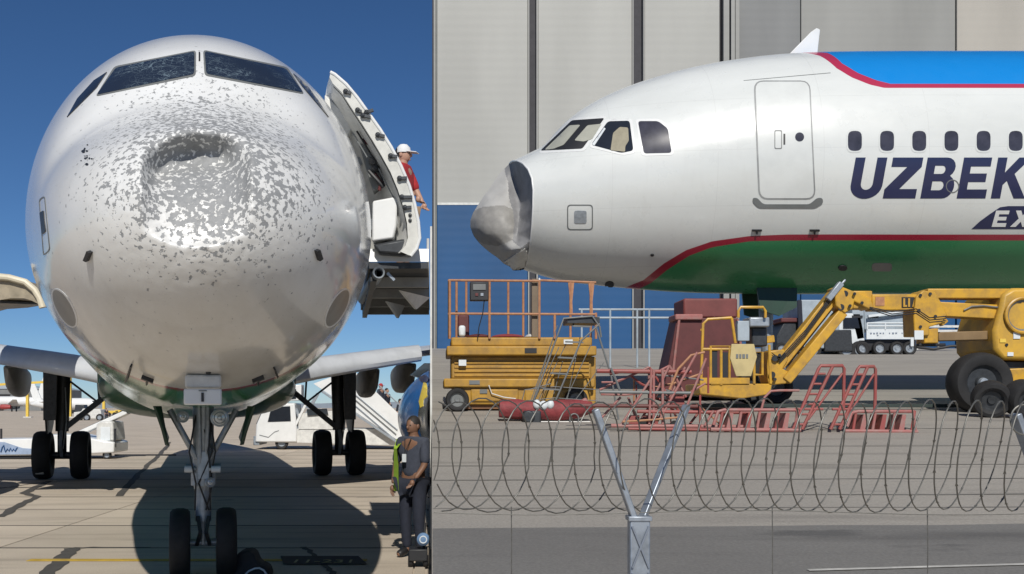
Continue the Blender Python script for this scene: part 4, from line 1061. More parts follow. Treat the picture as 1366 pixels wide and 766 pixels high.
# ------------------------------------------------------------------ people
def skinned(pts, edges, rad, root_i=0, sub=1):
    me = bpy.data.meshes.new('tmp'); me.from_pydata([tuple(p) for p in pts], edges, []); o = bpy.data.objects.new('tmp', me); COL.objects.link(o)
    o.modifiers.new('s', 'SKIN')
    for i, r_ in enumerate(rad):
        sv = me.skin_vertices[0].data[i]; sv.radius = r_ if isinstance(r_, tuple) else (r_, r_); sv.use_root = (i == root_i)
    ss = o.modifiers.new('u', 'SUBSURF'); ss.levels = sub; ss.render_levels = sub
    dg = bpy.context.evaluated_depsgraph_get(); ev = bpy.data.meshes.new_from_object(o.evaluated_get(dg))
    b = MB(); b.v = [v.co.copy() for v in ev.vertices]; b.f = [tuple(p.vertices) for p in ev.polygons]
    bpy.data.objects.remove(o); return b
def human(label, loc, rz, h, J, cloth, group=None, simple=False):
    """J: joint positions in a 1.75 m frame, facing -y; cloth: list of (name, bones, growth, material)"""
    rt = root('person', label, 'person', loc, group, rz); k = h/1.75
    base = dict(pelvis=(0, 0, .95), spine=(0, .01, 1.16), chest=(0, 0, 1.36), neck=(0, .01, 1.50), chin=(0, -.01, 1.56), crown=(0, 0, 1.69),
                sl=(-.19, 0, 1.43), sr=(.19, 0, 1.43), el=(-.24, .03, 1.15), er=(.24, .03, 1.15), wl=(-.25, -.06, .92), wr=(.25, -.06, .92),
                hl=(-.10, 0, .90), hr=(.10, 0, .90), kl=(-.11, -.02, .50), kr=(.11, -.02, .50), al=(-.11, .02, .09), ar=(.11, .02, .09),
                tl=(-.12, -.16, .035), tr=(.12, -.16, .035))
    base.update(J); nm = list(base)
    rad = dict(pelvis=(.155, .115), spine=(.14, .105), chest=(.16, .115), neck=.058, chin=.066, crown=.05, sl=.062, sr=.062, el=.044, er=.044, wl=.03, wr=.03,
               hl=.088, hr=.088, kl=.06, kr=.06, al=.042, ar=.042, tl=.035, tr=.035)
    bones = [('pelvis', 'spine'), ('spine', 'chest'), ('chest', 'neck'), ('neck', 'chin'), ('chin', 'crown'), ('chest', 'sl'), ('chest', 'sr'), ('sl', 'el'), ('sr', 'er'),
             ('el', 'wl'), ('er', 'wr'), ('pelvis', 'hl'), ('pelvis', 'hr'), ('hl', 'kl'), ('hr', 'kr'), ('kl', 'al'), ('kr', 'ar'), ('al', 'tl'), ('ar', 'tr')]
    def build(bs, grow):
        us = []
        for a, b in bs:
            for q in (a, b):
                if q not in us: us.append(q)
        rr_ = []
        for q in us:
            v = rad[q]; v = (v, v) if not isinstance(v, tuple) else v; rr_.append((v[0]+grow, v[1]+grow))
        return skinned([base[q] for q in us], [(us.index(a), us.index(b)) for a, b in bs], rr_, 0, 2)
    body = build(bones, 0)
    # head with brow, nose, ears; hands with five fingers
    hc = Vector(base['chin'])*.45+Vector(base['crown'])*.55
    body.ball(hc, (.075, .095, .115), 18, 12).ball(hc+Vector((0, -.098, -.015)), (.014, .022, .024), 8, 6).ball(hc+Vector((0, -.085, -.065)), (.028, .012, .009), 8, 5)
    for sx in (-1, 1): body.ball(hc+Vector((sx*.078, .01, -.005)), (.012, .022, .032), 8, 6)
    for e, w, sx in (('el', 'wl', -1), ('er', 'wr', 1)):
        E, Wp = Vector(base[e]), Vector(base[w]); d = (Wp-E).normalized(); u, v = frame_from(d)
        pal = Wp+d*.055; body.ball(pal, (.034, .034, .042), 10, 8)
        for j, (off, L_) in enumerate(((-.027, .068), (-.009, .082), (.009, .078), (.026, .060))):
            a = pal+d*.03+u*off; body.tube([a, a+d*L_*.5+v*.006, a+d*L_*.85+v*.024], [.0095, .0085, .006], 6)
        body.tube([pal+u*.025*sx-d*.01, pal+u*.055*sx+d*.02, pal+u*.060*sx+d*.05], [.012, .010, .007], 6)
    S = Matrix.Scale(k, 4)
    skinm = cloth['skin']; part(rt, 'body', body.xf(S), skinm, True, local=True)
    for name, bs, grow, m in cloth['layers']: part(rt, name, build(bs, grow).xf(S), m, True, local=True)
    if cloth.get('hair'):
        hb = MB().ball(hc+Vector((0, .015, .025)), (.082, .098, .108), 16, 10); hb2 = MB()
        keep = [i for i, f in enumerate(hb.f) if sum((hb.v[j]-hc).z for j in f)/4 > .01 or sum((hb.v[j]-hc).y for j in f)/4 > .02]
        hb2.v = hb.v; hb2.f = [hb.f[i] for i in keep]; part(rt, 'hair', hb2.xf(S), cloth['hair'], True, local=True)
    if cloth.get('cap'):
        c = MB().lathe([(.0, .135), (.05, .128), (.085, .09), (.094, .04), (.094, .02)], hc, (0, 0, 1), 20)
        c.add([hc+Vector(p) for p in ((-.075, -.06, .03), (.075, -.06, .03), (.06, -.19, .01), (-.06, -.19, .01), (-.075, -.06, .038), (.075, -.06, .038), (.06, -.19, .018), (-.06, -.19, .018))],
              [(0, 3, 2, 1), (4, 5, 6, 7), (2, 3, 7, 6), (1, 2, 6, 5), (3, 0, 4, 7)])
        part(rt, 'cap', c.xf(S), cloth['cap'], True, local=True)
    eyes = MB()
    for sx in (-1, 1): eyes.ball(hc+Vector((sx*.03, -.088, .012)), (.011, .008, .007), 8, 6)
    part(rt, 'eyes', eyes.xf(S), black, True, local=True)
    return rt, base, S
TORSO = [('pelvis', 'spine'), ('spine', 'chest'), ('chest', 'neck'), ('chest', 'sl'), ('chest', 'sr')]
LEGS = [('pelvis', 'hl'), ('pelvis', 'hr'), ('hl', 'kl'), ('hr', 'kr'), ('kl', 'al'), ('kr', 'ar')]
SHORTS = [('pelvis', 'hl'), ('pelvis', 'hr'), ('hl', 'kl'), ('hr', 'kr')]
skin_l = M_('fair_skin', (.46, .27, .19), .55, var=.06); skin_d = M_('tanned_skin', (.20, .105, .065), .55, var=.06)
red_cl = M_('red_shirt_cloth', (.42, .025, .03), .8, var=.1, scale=20); navy_cl = M_('navy_work_trousers', (.017, .021, .036), .85, var=.15, scale=20)
grey_cl = M_('blue_grey_shirt_cloth', (.048, .056, .08), .85, var=.12, scale=20); tan_cl = M_('tan_shorts_cloth', (.36, .25, .16), .85, var=.1, scale=20)
white_cl = M_('white_cap_cloth', (.72, .72, .71), .8, var=.06); neon = M_('neon_vest_cloth', (.35, .55, .04), .75, var=.12, scale=20); hair_d = M_('dark_hair', (.02, .016, .013), .7)
shoe = M_('black_shoe_leather', (.015, .015, .017), .5)
# access deck beside the open door
DZ = 3.42
deck = root('access_platform', 'dark steel access platform with white toe board, level with the open aircraft door', 'platform', (-.45, 14.0, DZ))
x_l = lambda Y: -.70 - (Y-11.6)*.085
part(deck, 'deck', MB().prism([(x_l(11.6), 11.6, DZ), (-.035, 11.6, DZ), (-.035, 16.6, DZ), (x_l(16.6), 16.6, DZ)], (0, 0, .07)), darkmetal, False)
part(deck, 'toe_board', MB().prism([(x_l(11.6), 11.59, DZ+.075), (-.035, 11.59, DZ+.075), (-.035, 11.62, DZ+.22), (x_l(11.6), 11.62, DZ+.22)], (0, .02, 0)), white, False)
part(deck, 'toe_board', MB().prism([(x_l(11.62)-.005, 11.63, DZ+.075), (x_l(16.6)-.005, 16.6, DZ+.075), (x_l(16.6)-.005, 16.6, DZ+.22), (x_l(11.62)-.005, 11.63, DZ+.22)], (.02, 0, 0)), white, False)
for Y in (12.4, 13.6, 14.8, 16.0): part(deck, 'cross_beam', MB().boxp((x_l(Y)+.02, Y-.05, DZ-.12), (-.04, Y+.05, DZ-.004)), wingdark, False)
part(deck, 'side_beam', MB().bar((x_l(11.7)+.06, 11.7, DZ-.07), (x_l(16.5)+.06, 16.5, DZ-.07), .07, .12), darkmetal, False)
part(deck, 'gusset', MB().prism([(-.40, 12.6, DZ-.13), (-.05, 13.4, DZ-.13), (-.22, 13.2, DZ-.30)], (.03, .02, 0)), offwhite, False)
part(deck, 'gusset', MB().prism([(-.62, 13.9, DZ-.13), (-.40, 14.5, DZ-.13), (-.48, 14.3, DZ-.32)], (.03, .02, 0)), offwhite, False)
a = P(505.5, 363.5, 11.5); b = P(484, 399, 15.0)
part(deck, 'pipe', MB().lathe([(.048, .02), (.065, 0), (.068, .05), (.068, 3.6), (.05, 3.6), (.048, .02)], a, b-a, 20), greymetal)
part(deck, 'pipe_strap', MB().bar(a+Vector((.08, .2, .02)), a+Vector((.16, .22, -.06)), .03, .03), greymetal)
part(deck, 'guard_post', MB().tube([(-.06, 16.4, DZ+.07), (-.06, 16.4, DZ+1.1)], .022, 8), offwhite)
human('person in red shirt, white cap and tan shorts standing on the access platform', (-.37, 13.6, DZ+.075), R(72), 1.78,
      dict(er=(.24, -.10, 1.20), wr=(.18, -.20, 1.04), el=(-.25, -.08, 1.20), wl=(-.18, -.22, 1.06)),
      dict(skin=skin_l, cap=white_cl, hair=hair_d, layers=[('shirt', TORSO+[('sl', 'el'), ('sr', 'er')], .020, red_cl), ('shorts', SHORTS, .022, tan_cl), ('shoes', [('al', 'tl')], .012, shoe), ('shoes', [('ar', 'tr')], .012, shoe)]))
# worker by the blue engine
p2, B2, S2 = human('person in navy trousers and open neon vest standing before the blue engine', (-.235, 13.2, 0), R(-38), 1.77,
      dict(el=(-.29, .02, 1.16), wl=(-.29, -.04, .90), er=(.20, -.02, 1.15), wr=(.14, -.14, .98)),
      dict(skin=skin_d, hair=hair_d, layers=[('shirt', TORSO+[('sl', 'el'), ('sr', 'er')], .018, grey_cl), ('trousers', LEGS, .018, navy_cl), ('shoes', [('al', 'tl')], .014, shoe), ('shoes', [('ar', 'tr')], .014, shoe)]))
vb = MB()
for sx in (-1,): 
    V = []
    for z, y0, w in ((1.47, .0, .10), (1.35, -.145, .10), (1.15, -.14, .12), (.95, -.15, .13), (.82, -.14, .13)):
        V += [Vector((sx*.23, y0*.4, z)), Vector((sx*(.23-w), y0-.01, z)), Vector((sx*(.22-w), y0-.03, z)), Vector((sx*.25, y0*.4-.02, z))]
    vb.add(V, [(4*i+j, 4*i+(j+1) % 4, 4*i+4+(j+1) % 4, 4*i+4+j) for i in range(4) for j in range(4)])
part(p2, 'vest', vb.xf(S2), neon, True, local=True)
part(p2, 'lanyard', MB().tube([(-.05, -.10, 1.48), (.0, -.165, 1.30), (.05, -.10, 1.48)], .006, 6).xf(S2), black, True, local=True)
part(p2, 'badge', MB().boxp((-.03, -.178, 1.19), (.03, -.170, 1.29)).xf(S2), sign_white, False, local=True)
# small dark valve cart at the worker's feet
vc = root('hose_cart', 'small dark hose cart with a round blue cap, by the feet of the worker', 'cart', (-.16, 12.4, 0))
part(vc, 'frame', MB().boxp((-.27, 12.3, .08), (-.05, 12.6, .22)).bar((-.10, 12.35, .2), (-.08, 12.6, .5), .03), black, bevel=.012)
part(vc, 'cap', MB().lathe([(0, -.03), (.05, -.025), (.075, 0), (.075, .05)], (-.10, 12.28, .34), (0, 1, 0), 22), M_('pale_blue_cap', (.16, .27, .45), .4))
part(vc, 'cap_ring', MB().tube([Vector((-.10+.04*math.cos(t), 12.255, .34+.04*math.sin(t))) for t in np.linspace(0, 2*PI, 18)[:-1]], .007, 6, True), sign_white)
for x in (-.25, -.07): part(vc, 'wheel', MB().lathe([(.0, -.03), (.06, -.03), (.075, -.015), (.075, .015), (.06, .03), (0, .03)], (x, 12.40, .075), (1, 0, 0), 18), rubber)

# ------------------------------------------------------------------ vehicles and things behind the left airliner
# passenger stair truck
YS = 47.0; q = F/YS
st = root('stair_truck', 'white passenger stair truck parked behind the right main wheels', 'stair truck', P(440, 599, YS))
def spx(name, pts, Y, d, m, parent=None, bevel=.02, smooth=True): return part(parent or st, name, MB().ppx(pts, Y, d), m, smooth, bevel)
spx('chassis', [(366, 572), (512, 572), (535, 588), (535, 594), (500, 594), (366, 590)], YS+.1, 2.2, offwhite)
spx('bumper', [(338, 582), (346, 582), (346, 594), (338, 594)], YS+.1, 2.2, greymetal)
cab = spx('cab', [(340, 590), (342, 566), (352, 544), (360, 538), (393, 538), (396, 574), (396, 590)], YS, 2.3, white, bevel=.06)
spx('cab_window', [(357, 563), (362, 543), (387, 542), (388, 562)], YS-.03, .05, glass, cab, .01)
spx('rear_window', [(409, 546), (436, 545), (438, 553), (410, 555)], YS+.02, .05, glass, cab, .01)
spx('windscreen', [(341.5, 566), (351, 545), (352.5, 545), (343, 566)], YS+.15, 2.0, glass, cab, 0)
spx('door_seam', [(346, 580), (358, 583), (366, 576), (372, 574), (372, 575), (366, 577.2), (358, 584.2), (346, 581)], YS-.01, .03, seam, cab, 0)
spx('body_panel', [(398, 552), (448, 548), (448, 574), (398, 574)], YS+.1, 2.0, offwhite)
spx('control_box', [(382, 515), (402, 513), (402, 534), (382, 535)], YS+.3, 1.0, white, None, .03)
spx('box_panel', [(385, 520), (395, 519), (395, 532), (385, 533)], YS+.27, .05, glass, None, .0)
fl_ = spx('stair_flight', [(418, 512), (458, 497), (476, 498), (546, 566), (548, 578), (534, 590)], YS-.1, .12, white, None, .01)
spx('stair_flight', [(418, 512), (458, 497), (476, 498), (546, 566), (548, 578), (534, 590)], YS+1.7, .12, white, None, .01)
for i in range(16):
    t = i/15; x = 440+92*t; y = 512+72*t
    part(st, 'step', MB().boxp(P(x-4, y, YS+.02).xyz, P(x+4, y-2, YS+1.7).xyz), wingdark, False)
for d_ in (10, 18, 27):
    part(st, 'panel_strake', MB().bar(P(452+d_*.2, 500+d_, YS-.13), P(532-d_*.2, 566+d_*.75, YS-.13), .07, .04), seam if d_ == 18 else greymetal, False)
part(st, 'stair_stringer', MB().bar(P(428, 521, YS-.16), P(533, 592, YS-.16), .22, .1), greymetal, False, .01)
part(st, 'stair_support', MB().bar(P(398, 572, YS+.2), P(424, 525, YS+.2), .14).bar(P(406, 574, YS+.2), P(395, 545, YS+.2), .12), greymetal, False)
part(st, 'stair_support', MB().bar(P(392, 572, YS+.1), P(410, 535, YS+.1), .10), white, False)
for x in (376, 478):
    for dy in (.25, 2.1):
        ty, ri = wheel_mb(P(x, 590.5, YS+dy), .30, .22, Vector((0, 1, 0)), 24); w_ = part(st, 'wheel', ty, rubber); part(w_, 'rim', ri, greymetal)
for dy in (-.1, 1.76):
    part(st, 'handrail', MB().tube([P(418, 508, YS+dy), P(420, 497, YS+dy), P(458, 487, YS+dy), P(478, 488, YS+dy), P(545, 552, YS+dy), P(546, 566, YS+dy)], .03, 6), greymetal)
def simple_person(label, loc, rz, top, bot, cap=None):
    return human(label, loc, rz, 1.72, {}, dict(skin=skin_l, hair=hair_d, cap=cap, layers=[('shirt', TORSO+[('sl', 'el'), ('sr', 'er')], .018, top), ('trousers', LEGS, .018, bot)]))
for (x, dx, lab, top, cap) in ((508, 0, 'person in a red cap coming down the white stairs, highest of three', grey_cl, red_cl), (516, 0, 'person in dark shirt in the middle of the stair flight', navy_cl, None), (534, 0, 'person in dark clothes lowest on the white stair flight', navy_cl, None)):
    t = (x-440)/92.0; y = 512+72*t-3
    a = P(x, y, YS+.8); simple_person(lab, a, R(60), top, navy_cl, cap)

# belt loader with low white side and a raised conveyor
YBc = 38.0
bl_ = root('belt_loader', 'long low white belt loader with blue scribbled lettering behind the left main wheels', 'belt loader', P(50, 612.5, YBc))
def bpx(name, pts, Y, d, m, parent=None, bevel=.02): return part(parent or bl_, name, MB().ppx(pts, Y, d), m, True, bevel)
side = bpx('body', [(-70, 609), (-70, 587), (44, 585), (60, 580), (96, 580), (128, 586), (152, 590), (152, 604), (96, 607)], YBc, 1.8, white, None, .05)
bpx('lower_skirt', [(-70, 613), (-70, 609.5), (96, 607.5), (96, 611)], YBc+.1, 1.6, black)
bpx('side_panel', [(-70, 607), (-70, 587.8), (6, 590), (30, 598), (46, 599), (46, 606)], YBc-.02, .04, M_('pale_blue_panel', (.30, .38, .52), .5), side, .0)
sq_ = MB()
sq_.tube([P(x, y, YBc-.04) for x, y in ((1, 603), (3, 597), (5, 594), (6, 599), (7, 603), (10, 599), (12, 602), (14, 598), (16, 602), (18, 599), (20, 602), (23, 597))], .022, 6)
sq_.tube([P(x, y, YBc-.04) for x, y in ((-14, 602), (-10, 596), (-8, 603), (-4, 597), (-2, 603))], .03, 6)
part(side, 'lettering', sq_, M_('blue_script_paint', (.02, .09, .25), .5), True)
bpx('hood', [(128, 590), (128, 566), (134, 562), (150, 562), (153, 588)], YBc+.2, 1.4, offwhite, None, .06)
bpx('grille', [(134, 588), (134, 570), (147, 570), (147, 588)], YBc+.17, .05, sign_white, None, .01)
bpx('post', [(151.5, 572), (154, 572), (154, 597), (151.5, 597)], YBc+.15, .1, black, None, 0)
bpx('post', [(0, 586), (0, 572), (2, 572), (2, 586)], YBc+.15, .08, black, None, 0)
part(bl_, 'conveyor', MB().bar(P(94, 584, YBc+.6), P(172, 549, YBc+.6), .5, .16), white, False, .03)
part(bl_, 'conveyor_belt', MB().bar(P(95, 581.5, YBc+.6), P(171, 546.5, YBc+.6), .42, .06), black, False)
part(bl_, 'roller', MB().cyl(P(172, 548.5, YBc+.3), P(172, 548.5, YBc+.9), .10, 14), black)
part(bl_, 'lift_arm', MB().bar(P(143, 590, YBc+.6), P(143, 564, YBc+.6), .09), black, False)
for x in (-40, 30, 110, 143):
    for dy in (.2, 1.6):
        ty, ri = wheel_mb(P(x, 607, YBc+dy), .16, .14, Vector((0, 1, 0)), 20); w_ = part(bl_, 'wheel', ty, rubber); part(w_, 'rim', ri, greymetal)
part(bl_, 'drawbar', MB().bar(P(153, 607, YBc+.6), P(235, 607, YBc+.8), .07, .05), black, False)
ch = MB().ppx([(47, 633), (58, 633), (57.5, 627.5), (47.5, 627)], 27.0, .25)
thing('wheel_chock', ch, M_('pale_wood_chock', (.40, .37, .31), .8), 'pale wooden chock against the leftmost main wheel', 'wheel chock', bevel=.01)
# dark rubber chock with a white rope by the nose wheel
rc = root('wheel_chock', 'dark chock with a white rope lying beside the right nose wheel', 'wheel chock', G(333, 772))
YK = 11.62
part(rc, 'block', MB().ppx([(306, 772), (309, 752), (317, 738), (331, 734.5), (338, 740), (343, 752), (356, 758), (360, 772)], YK, .35), M_('dark_rubber_block', (.035, .037, .04), .8, var=.2, bump=.3), True, .03)
part(rc, 'rope', MB().tube([P(x, y, YK-.03) for x, y in ((326, 768), (332, 762), (340, 758.5), (346, 758), (352, 761), (356, 767), (357, 774))], .011, 8), sign_white)
# yellow gantry frames
YG = 190.0
gt = root('gantry_frame', 'yellow steel gantry with three posts standing far out on the left apron', 'gantry', P(90, 557, YG))
for x, w_, y0, y1 in ((36, 3.4, 509, 556), (92.5, 4.2, 499, 556), (138, 3.2, 498, 552)):
    part(gt, 'post', MB().bpx(x-w_/2, y0, x+w_/2, y1, YG, .5), yellow_pale, False)
    part(gt, 'post_foot', MB().bpx(x-w_*1.6, y1, x+w_*1.6, y1+2, YG-.3, 1.1), offwhite, False)
part(gt, 'cross_beam', MB().bar(P(-40, 516, YG), P(37, 510.5, YG), .4), yellow_pale, False)
part(gt, 'cross_beam', MB().bar(P(37, 511, YG+.3), P(92, 508, YG+.3), .4), yellow_pale, False)
part(gt, 'cross_beam', MB().bar(P(90, 499, YG), P(140, 509, YG), .4), yellow_pale, False)
# far airliners and hangar
def far_jet(label, x0, x1, yc, Y, rad, nose_left, fin):
    a = P(x0, yc, Y); b = P(x1, yc, Y); rt = root('parked_jet', label, 'airliner', Vector(((a.x+b.x)/2, Y, 0)))
    n0, n1 = (a, b) if nose_left else (b, a); L_ = (b-a).length; ax = (n1-n0).normalized()
    fz = part(rt, 'fuselage', MB().lathe([(0, 0), (rad*.5, rad*.35), (rad*.85, rad*1.1), (rad, rad*2.2), (rad, L_*.66), (rad*.75, L_*.82), (rad*.3, L_*.97), (0, L_)], n0, ax, 20), white)
    part(rt, 'cockpit_window', MB().box(n0+ax*rad*.95+Vector((0, -rad*.25, rad*.42)), (rad*.5, rad*1.0, rad*.22)), glass, False)
    t_ = n1-ax*L_*.17
    part(rt, 'tail_fin', MB().prism([t_+Vector((0, 0, rad*.6)), t_+ax*L_*.12+Vector((0, 0, rad*.5)), t_+ax*L_*.20+Vector((0, 0, fin)), t_+ax*L_*.11+Vector((0, 0, fin))], (0, .4, 0)), white, False)
    m_ = n0+ax*L_*.42
    for sy in (-1, 1):
        part(rt, 'wing', MB().prism([m_+Vector((0, 0, -rad*.6)), m_+ax*L_*.16+Vector((0, 0, -rad*.6)), m_+ax*L_*.30+Vector((0, sy*L_*.42, rad*.3)), m_+ax*L_*.25+Vector((0, sy*L_*.42, rad*.3))], (0, 0, .3)), white, False)
        part(rt, 'engine', MB().lathe([(rad*.3, 0), (rad*.5, .1), (rad*.52, rad), (rad*.35, rad*2)], m_+Vector((0, sy*L_*.15, -rad*1.1))-ax*rad*.4, ax, 16), gse_grey if sy > 0 else M_('red_engine_paint', (.35, .05, .05), .5))
        part(rt, 'landing_gear', MB().cyl(m_+ax*L_*.10+Vector((0, sy*L_*.08, -rad)), Vector(((m_+ax*L_*.10).x, Y+sy*L_*.08, .05)), rad*.16, 8), darkmetal)
    part(rt, 'landing_gear', MB().cyl(n0+ax*rad*2.2+Vector((0, 0, -rad)), Vector(((n0+ax*rad*2.2).x, Y, .05)), rad*.12, 8), darkmetal)
    return rt
far_jet('distant white jet parked before the grey hangar at the far left', -30, 64, 535.5, 420, 2.0, True, 10.5)
far_jet('distant white jet nosing right, between the two yellow posts', 40, 134, 539, 300, 1.7, False, 6)
fh = root('hangar', 'low distant grey hangar on the far left skyline', 'hangar', P(0, 547, 520))
part(fh, 'wall', MB().bpx(-300, 519, 55, 548, 520, 60), clad_grey, False)
part(fh, 'roof', MB().ppx([(-300, 518.8), (-120, 511), (40, 515), (57, 518.8)], 519.5, 61), gse_grey, False)
part(fh, 'doorway', MB().ppx([(-10, 548), (-10, 526), (14, 526), (8, 534), (4, 548)], 519.6, .8), black, False)
tr = root('tow_tractor', 'small dark tow tractor with a large wheel below the distant jet', 'tow tractor', P(112, 562, 150))
part(tr, 'body', MB().ppx([(98, 559), (98, 550), (108, 549), (110, 545), (134, 546), (136, 559)], 150, 2.4), offwhite, True, .1)
for x in (106, 116, 133):
    ty, ri = wheel_mb(P(x, 557, 150), .52, .4, Vector((0, 1, 0)), 20); w_ = part(tr, 'wheel', ty, rubber); part(w_, 'rim', ri, greymetal)
part(tr, 'cab', MB().ppx([(99, 550), (100, 540), (112, 540), (114, 549)], 150.4, 1.6), darkmetal, True, .1)
for i, (x, lab) in enumerate(((127, 'yellow dolly nearest the dark tow tractor'), (149, 'yellow dolly standing left of the far right yellow one'), (158, 'yellow dolly farthest right, beside the nose of the airliner'))):
    d_ = root('baggage_dolly', lab, 'dolly', P(x, 557-2*i, 165+20*i), 'yellow dollies far out on the left apron')
    Yd = 165+20*i; part(d_, 'bed', MB().bpx(x-5, 549-i, x+5, 553-i, Yd, 1.6), yellow_pale, False, .04)
    for dx in (-3.5, 3.5): part(d_, 'wheel', MB().lathe([(0, -.1), (.3, -.1), (.36, 0), (.3, .1), (0, .1)], P(x+dx, 554.8-2*i, Yd), (0, 1, 0), 14), rubber)
simple_person('small distant person in dark clothes near the right yellow post', P(142, 562, 139), R(40), navy_cl, navy_cl)
# low skyline beyond the left apron
hl = MB(); V = []
N_ = 60
for i in range(N_+1):
    x = -1500+1500*i/N_ * 1.02; z = 9+7*noise.noise(Vector((i*.31, 2, 0)))+3*noise.noise(Vector((i*1.1, 7, 0))); V += [Vector((x, 1900, -1)), Vector((x, 1900, max(2, z))), Vector((x, 2100, max(2, z))), Vector((x, 2100, -1))]
hl.add(V, [(4*i+j, 4*i+(j+1) % 4, 4*i+4+(j+1) % 4, 4*i+4+j) for i in range(N_) for j in range(4)]+[(0, 1, 2, 3), (4*N_+3, 4*N_+2, 4*N_+1, 4*N_)])
struct('hills', hl, M_('hazy_far_hills', (.22, .26, .31), .9, scale=.02))

# ------------------------------------------------------------------ RIGHT APRON: machines, racks, fence
def YS_(y): return GS(600, y).y
def base_pt(x, y): return GS(x, y)
def tubepx(pts, Y, r, n=8, dys=None):
    return MB().tube([P(p[0], p[1], Y+(p[2] if len(p) > 2 else 0)) for p in pts], r, n)
# yellow scissor lift
YL = YS_(549.5)+.05
sc = root('scissor_lift', 'yellow scissor lift with rusty guard rails under the crushed nose', 'scissor lift', (P(695, 549, YL).x, YL, gz(YL)))
def S_(name, x0, y0, x1, y1, d0, dep, m=ochre, bevel=.02, parent=None): return part(parent or sc, name, MB().bpx(x0, y0, x1, y1, YL+d0, dep), m, True, bevel)
S_('chassis', 604, 513, 788, 540, .06, .98); S_('base_rail', 592, 505, 794, 517, 0, 1.1)
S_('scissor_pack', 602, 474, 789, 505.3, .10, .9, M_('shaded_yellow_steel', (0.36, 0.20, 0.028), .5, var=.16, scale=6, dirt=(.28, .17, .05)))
S_('deck_edge', 596, 461.5, 796, 474.3, -.04, 1.2); S_('deck_box', 602, 450, 790, 461.8, .02, 1.08)
S_('battery_door', 628, 519, 692, 536, .03, .1); S_('battery_door', 700, 519, 770, 536, .03, .1)
S_('tie_down_slot', 640, 519.5, 650, 525, .015, .1, seam, 0); S_('end_ladder', 781, 476, 795, 545, .15, .7, ochre, .02)
for i in range(5): S_('scissor_arm', 606, 477+i*5.6, 786, 480+i*5.6, .085-.004*(i % 2), .05, ochre, .006)
S_('skid', 620, 540, 775, 546, .12, .8, M_('rusty_brown_steel', (.24, .12, .06), .8, var=.2), .01)
for x in (610, 768):
    for d_ in (.02, .92):
        ty, ri = wheel_mb(P(x, 533.5, YL+d_), .165, .15, Vector((0, 1, 0)), 28); w_ = part(sc, 'wheel', ty, rubber); part(w_, 'rim', ri, seam)
for yy, dd in ((374, (0, 1.0)), (418.5, (0, 1.0))):
    for d_ in dd:
        x1 = 795 if yy > 400 else 720
        part(sc, 'guard_rail', tubepx([(599, yy), (x1, yy+1)], YL+d_, .017), rust)
    for x in (599, 795):
        if yy > 400 or x == 599: part(sc, 'guard_rail', MB().tube([P(x, yy, YL), P(x, yy, YL+1.0)], .017), rust)
for x, y0, d_ in ((600, 374, 0), (609, 376, .5), (622, 376, 1.0), (653, 376, 0), (678, 376, 1.0), (698, 376, 1.0), (719.5, 374, 0), (740, 419, 0), (761, 376, 1.0), (788, 377, 1.0), (795, 419, 0), (795, 419, 1.0), (599, 374, 1.0)):
    part(sc, 'rail_post', tubepx([(x, y0), (x, 452)], YL+d_, .018), rust)
part(sc, 'guard_rail', tubepx([(719, 374), (795, 377)], YL+1.0, .017), rust)
S_('mast_post', 709.5, 372, 717.5, 450, .05, .08, M_('brown_post_paint', (.20, .15, .10), .6), .005); S_('white_strip', 718.6, 371, 720.6, 450, .03, .03, sign_white, 0)
for x in (762, 789):
    part(sc, 'brace_plate', MB().ppx([(x-4, 377), (x+4, 377), (x+1.5, 402), (x+2, 418), (x-2, 418), (x-1.5, 402)], YL+.99, .03), rust, False)
cb = S_('control_box', 627, 376, 652, 401, -.06, .14, black, .012)
S_('control_panel', 631, 379, 648, 387, -.072, .02, seam, .003, cb); S_('control_button', 634, 391, 638, 395, -.072, .02, maroon, .003, cb); S_('control_button', 641, 391, 645, 395, -.072, .02, greymetal, .003, cb)
part(sc, 'control_cable', tubepx([(646, 401), (644, 418), (639, 436), (637, 452)], YL-.02, .008, 6), black)
S_('white_bottle', 612, 434, 621, 449, .1, .1, sign_white, .03); S_('red_pouch', 611, 420, 626, 449, .3, .1, maroon, .02)
for x0, x1, m in ((622, 655, maroon), (655, 700, M_('dark_red_cloth', (.22, .035, .04), .9)), (700, 716, offwhite)):
    part(sc, 'cloth_bundle', MB().ball(P((x0+x1)/2, 450, YL+.3), ((x1-x0)/190, .2, .045), 14, 8), m)
part(sc, 'hose', tubepx([(652, 514), (656, 525), (672, 530), (688, 532)], YL-.01, .008, 6), offwhite)
# folded grey steps leaning beside the scissor lift
YF = YS_(560)
rt_l = random.Random(21)
ls = root('folding_steps', 'dark grey wire folding steps leaning against the right end of the yellow scissor lift', 'steps', (P(750, 565, YF).x, YF, gz(YF)))
for d_ in (0, .5):
    part(ls, 'side_rail', tubepx([(702, 563), (742, 452), (752, 425), (790, 422), (800, 436), (802, 450)], YF+d_, .012), seam)
    part(ls, 'side_rail', tubepx([(728, 566), (775, 455), (800, 432)], YF+d_, .012), seam)
    part(ls, 'leg', tubepx([(795, 436), (815, 500), (826, 566)], YF+d_, .012), seam)
for i in range(6):
    t = i/5; part(ls, 'tread', MB().bar(P(715+50*t, 540-105*t, YF+.02), P(738+50*t, 541-105*t, YF+.02), .03, .02).bar(P(715+50*t, 540-105*t, YF+.02), P(715+50*t, 540-105*t, YF+.5), .02), seam, False)
for i in range(9):
    x0 = 700+rt_l.uniform(0, 60); part(ls, 'wire_stay', tubepx([(x0, 565-rt_l.uniform(0, 20)), (x0+rt_l.uniform(20, 60), 430+rt_l.uniform(0, 60))], YF+rt_l.uniform(0, .5), .006, 6), seam)
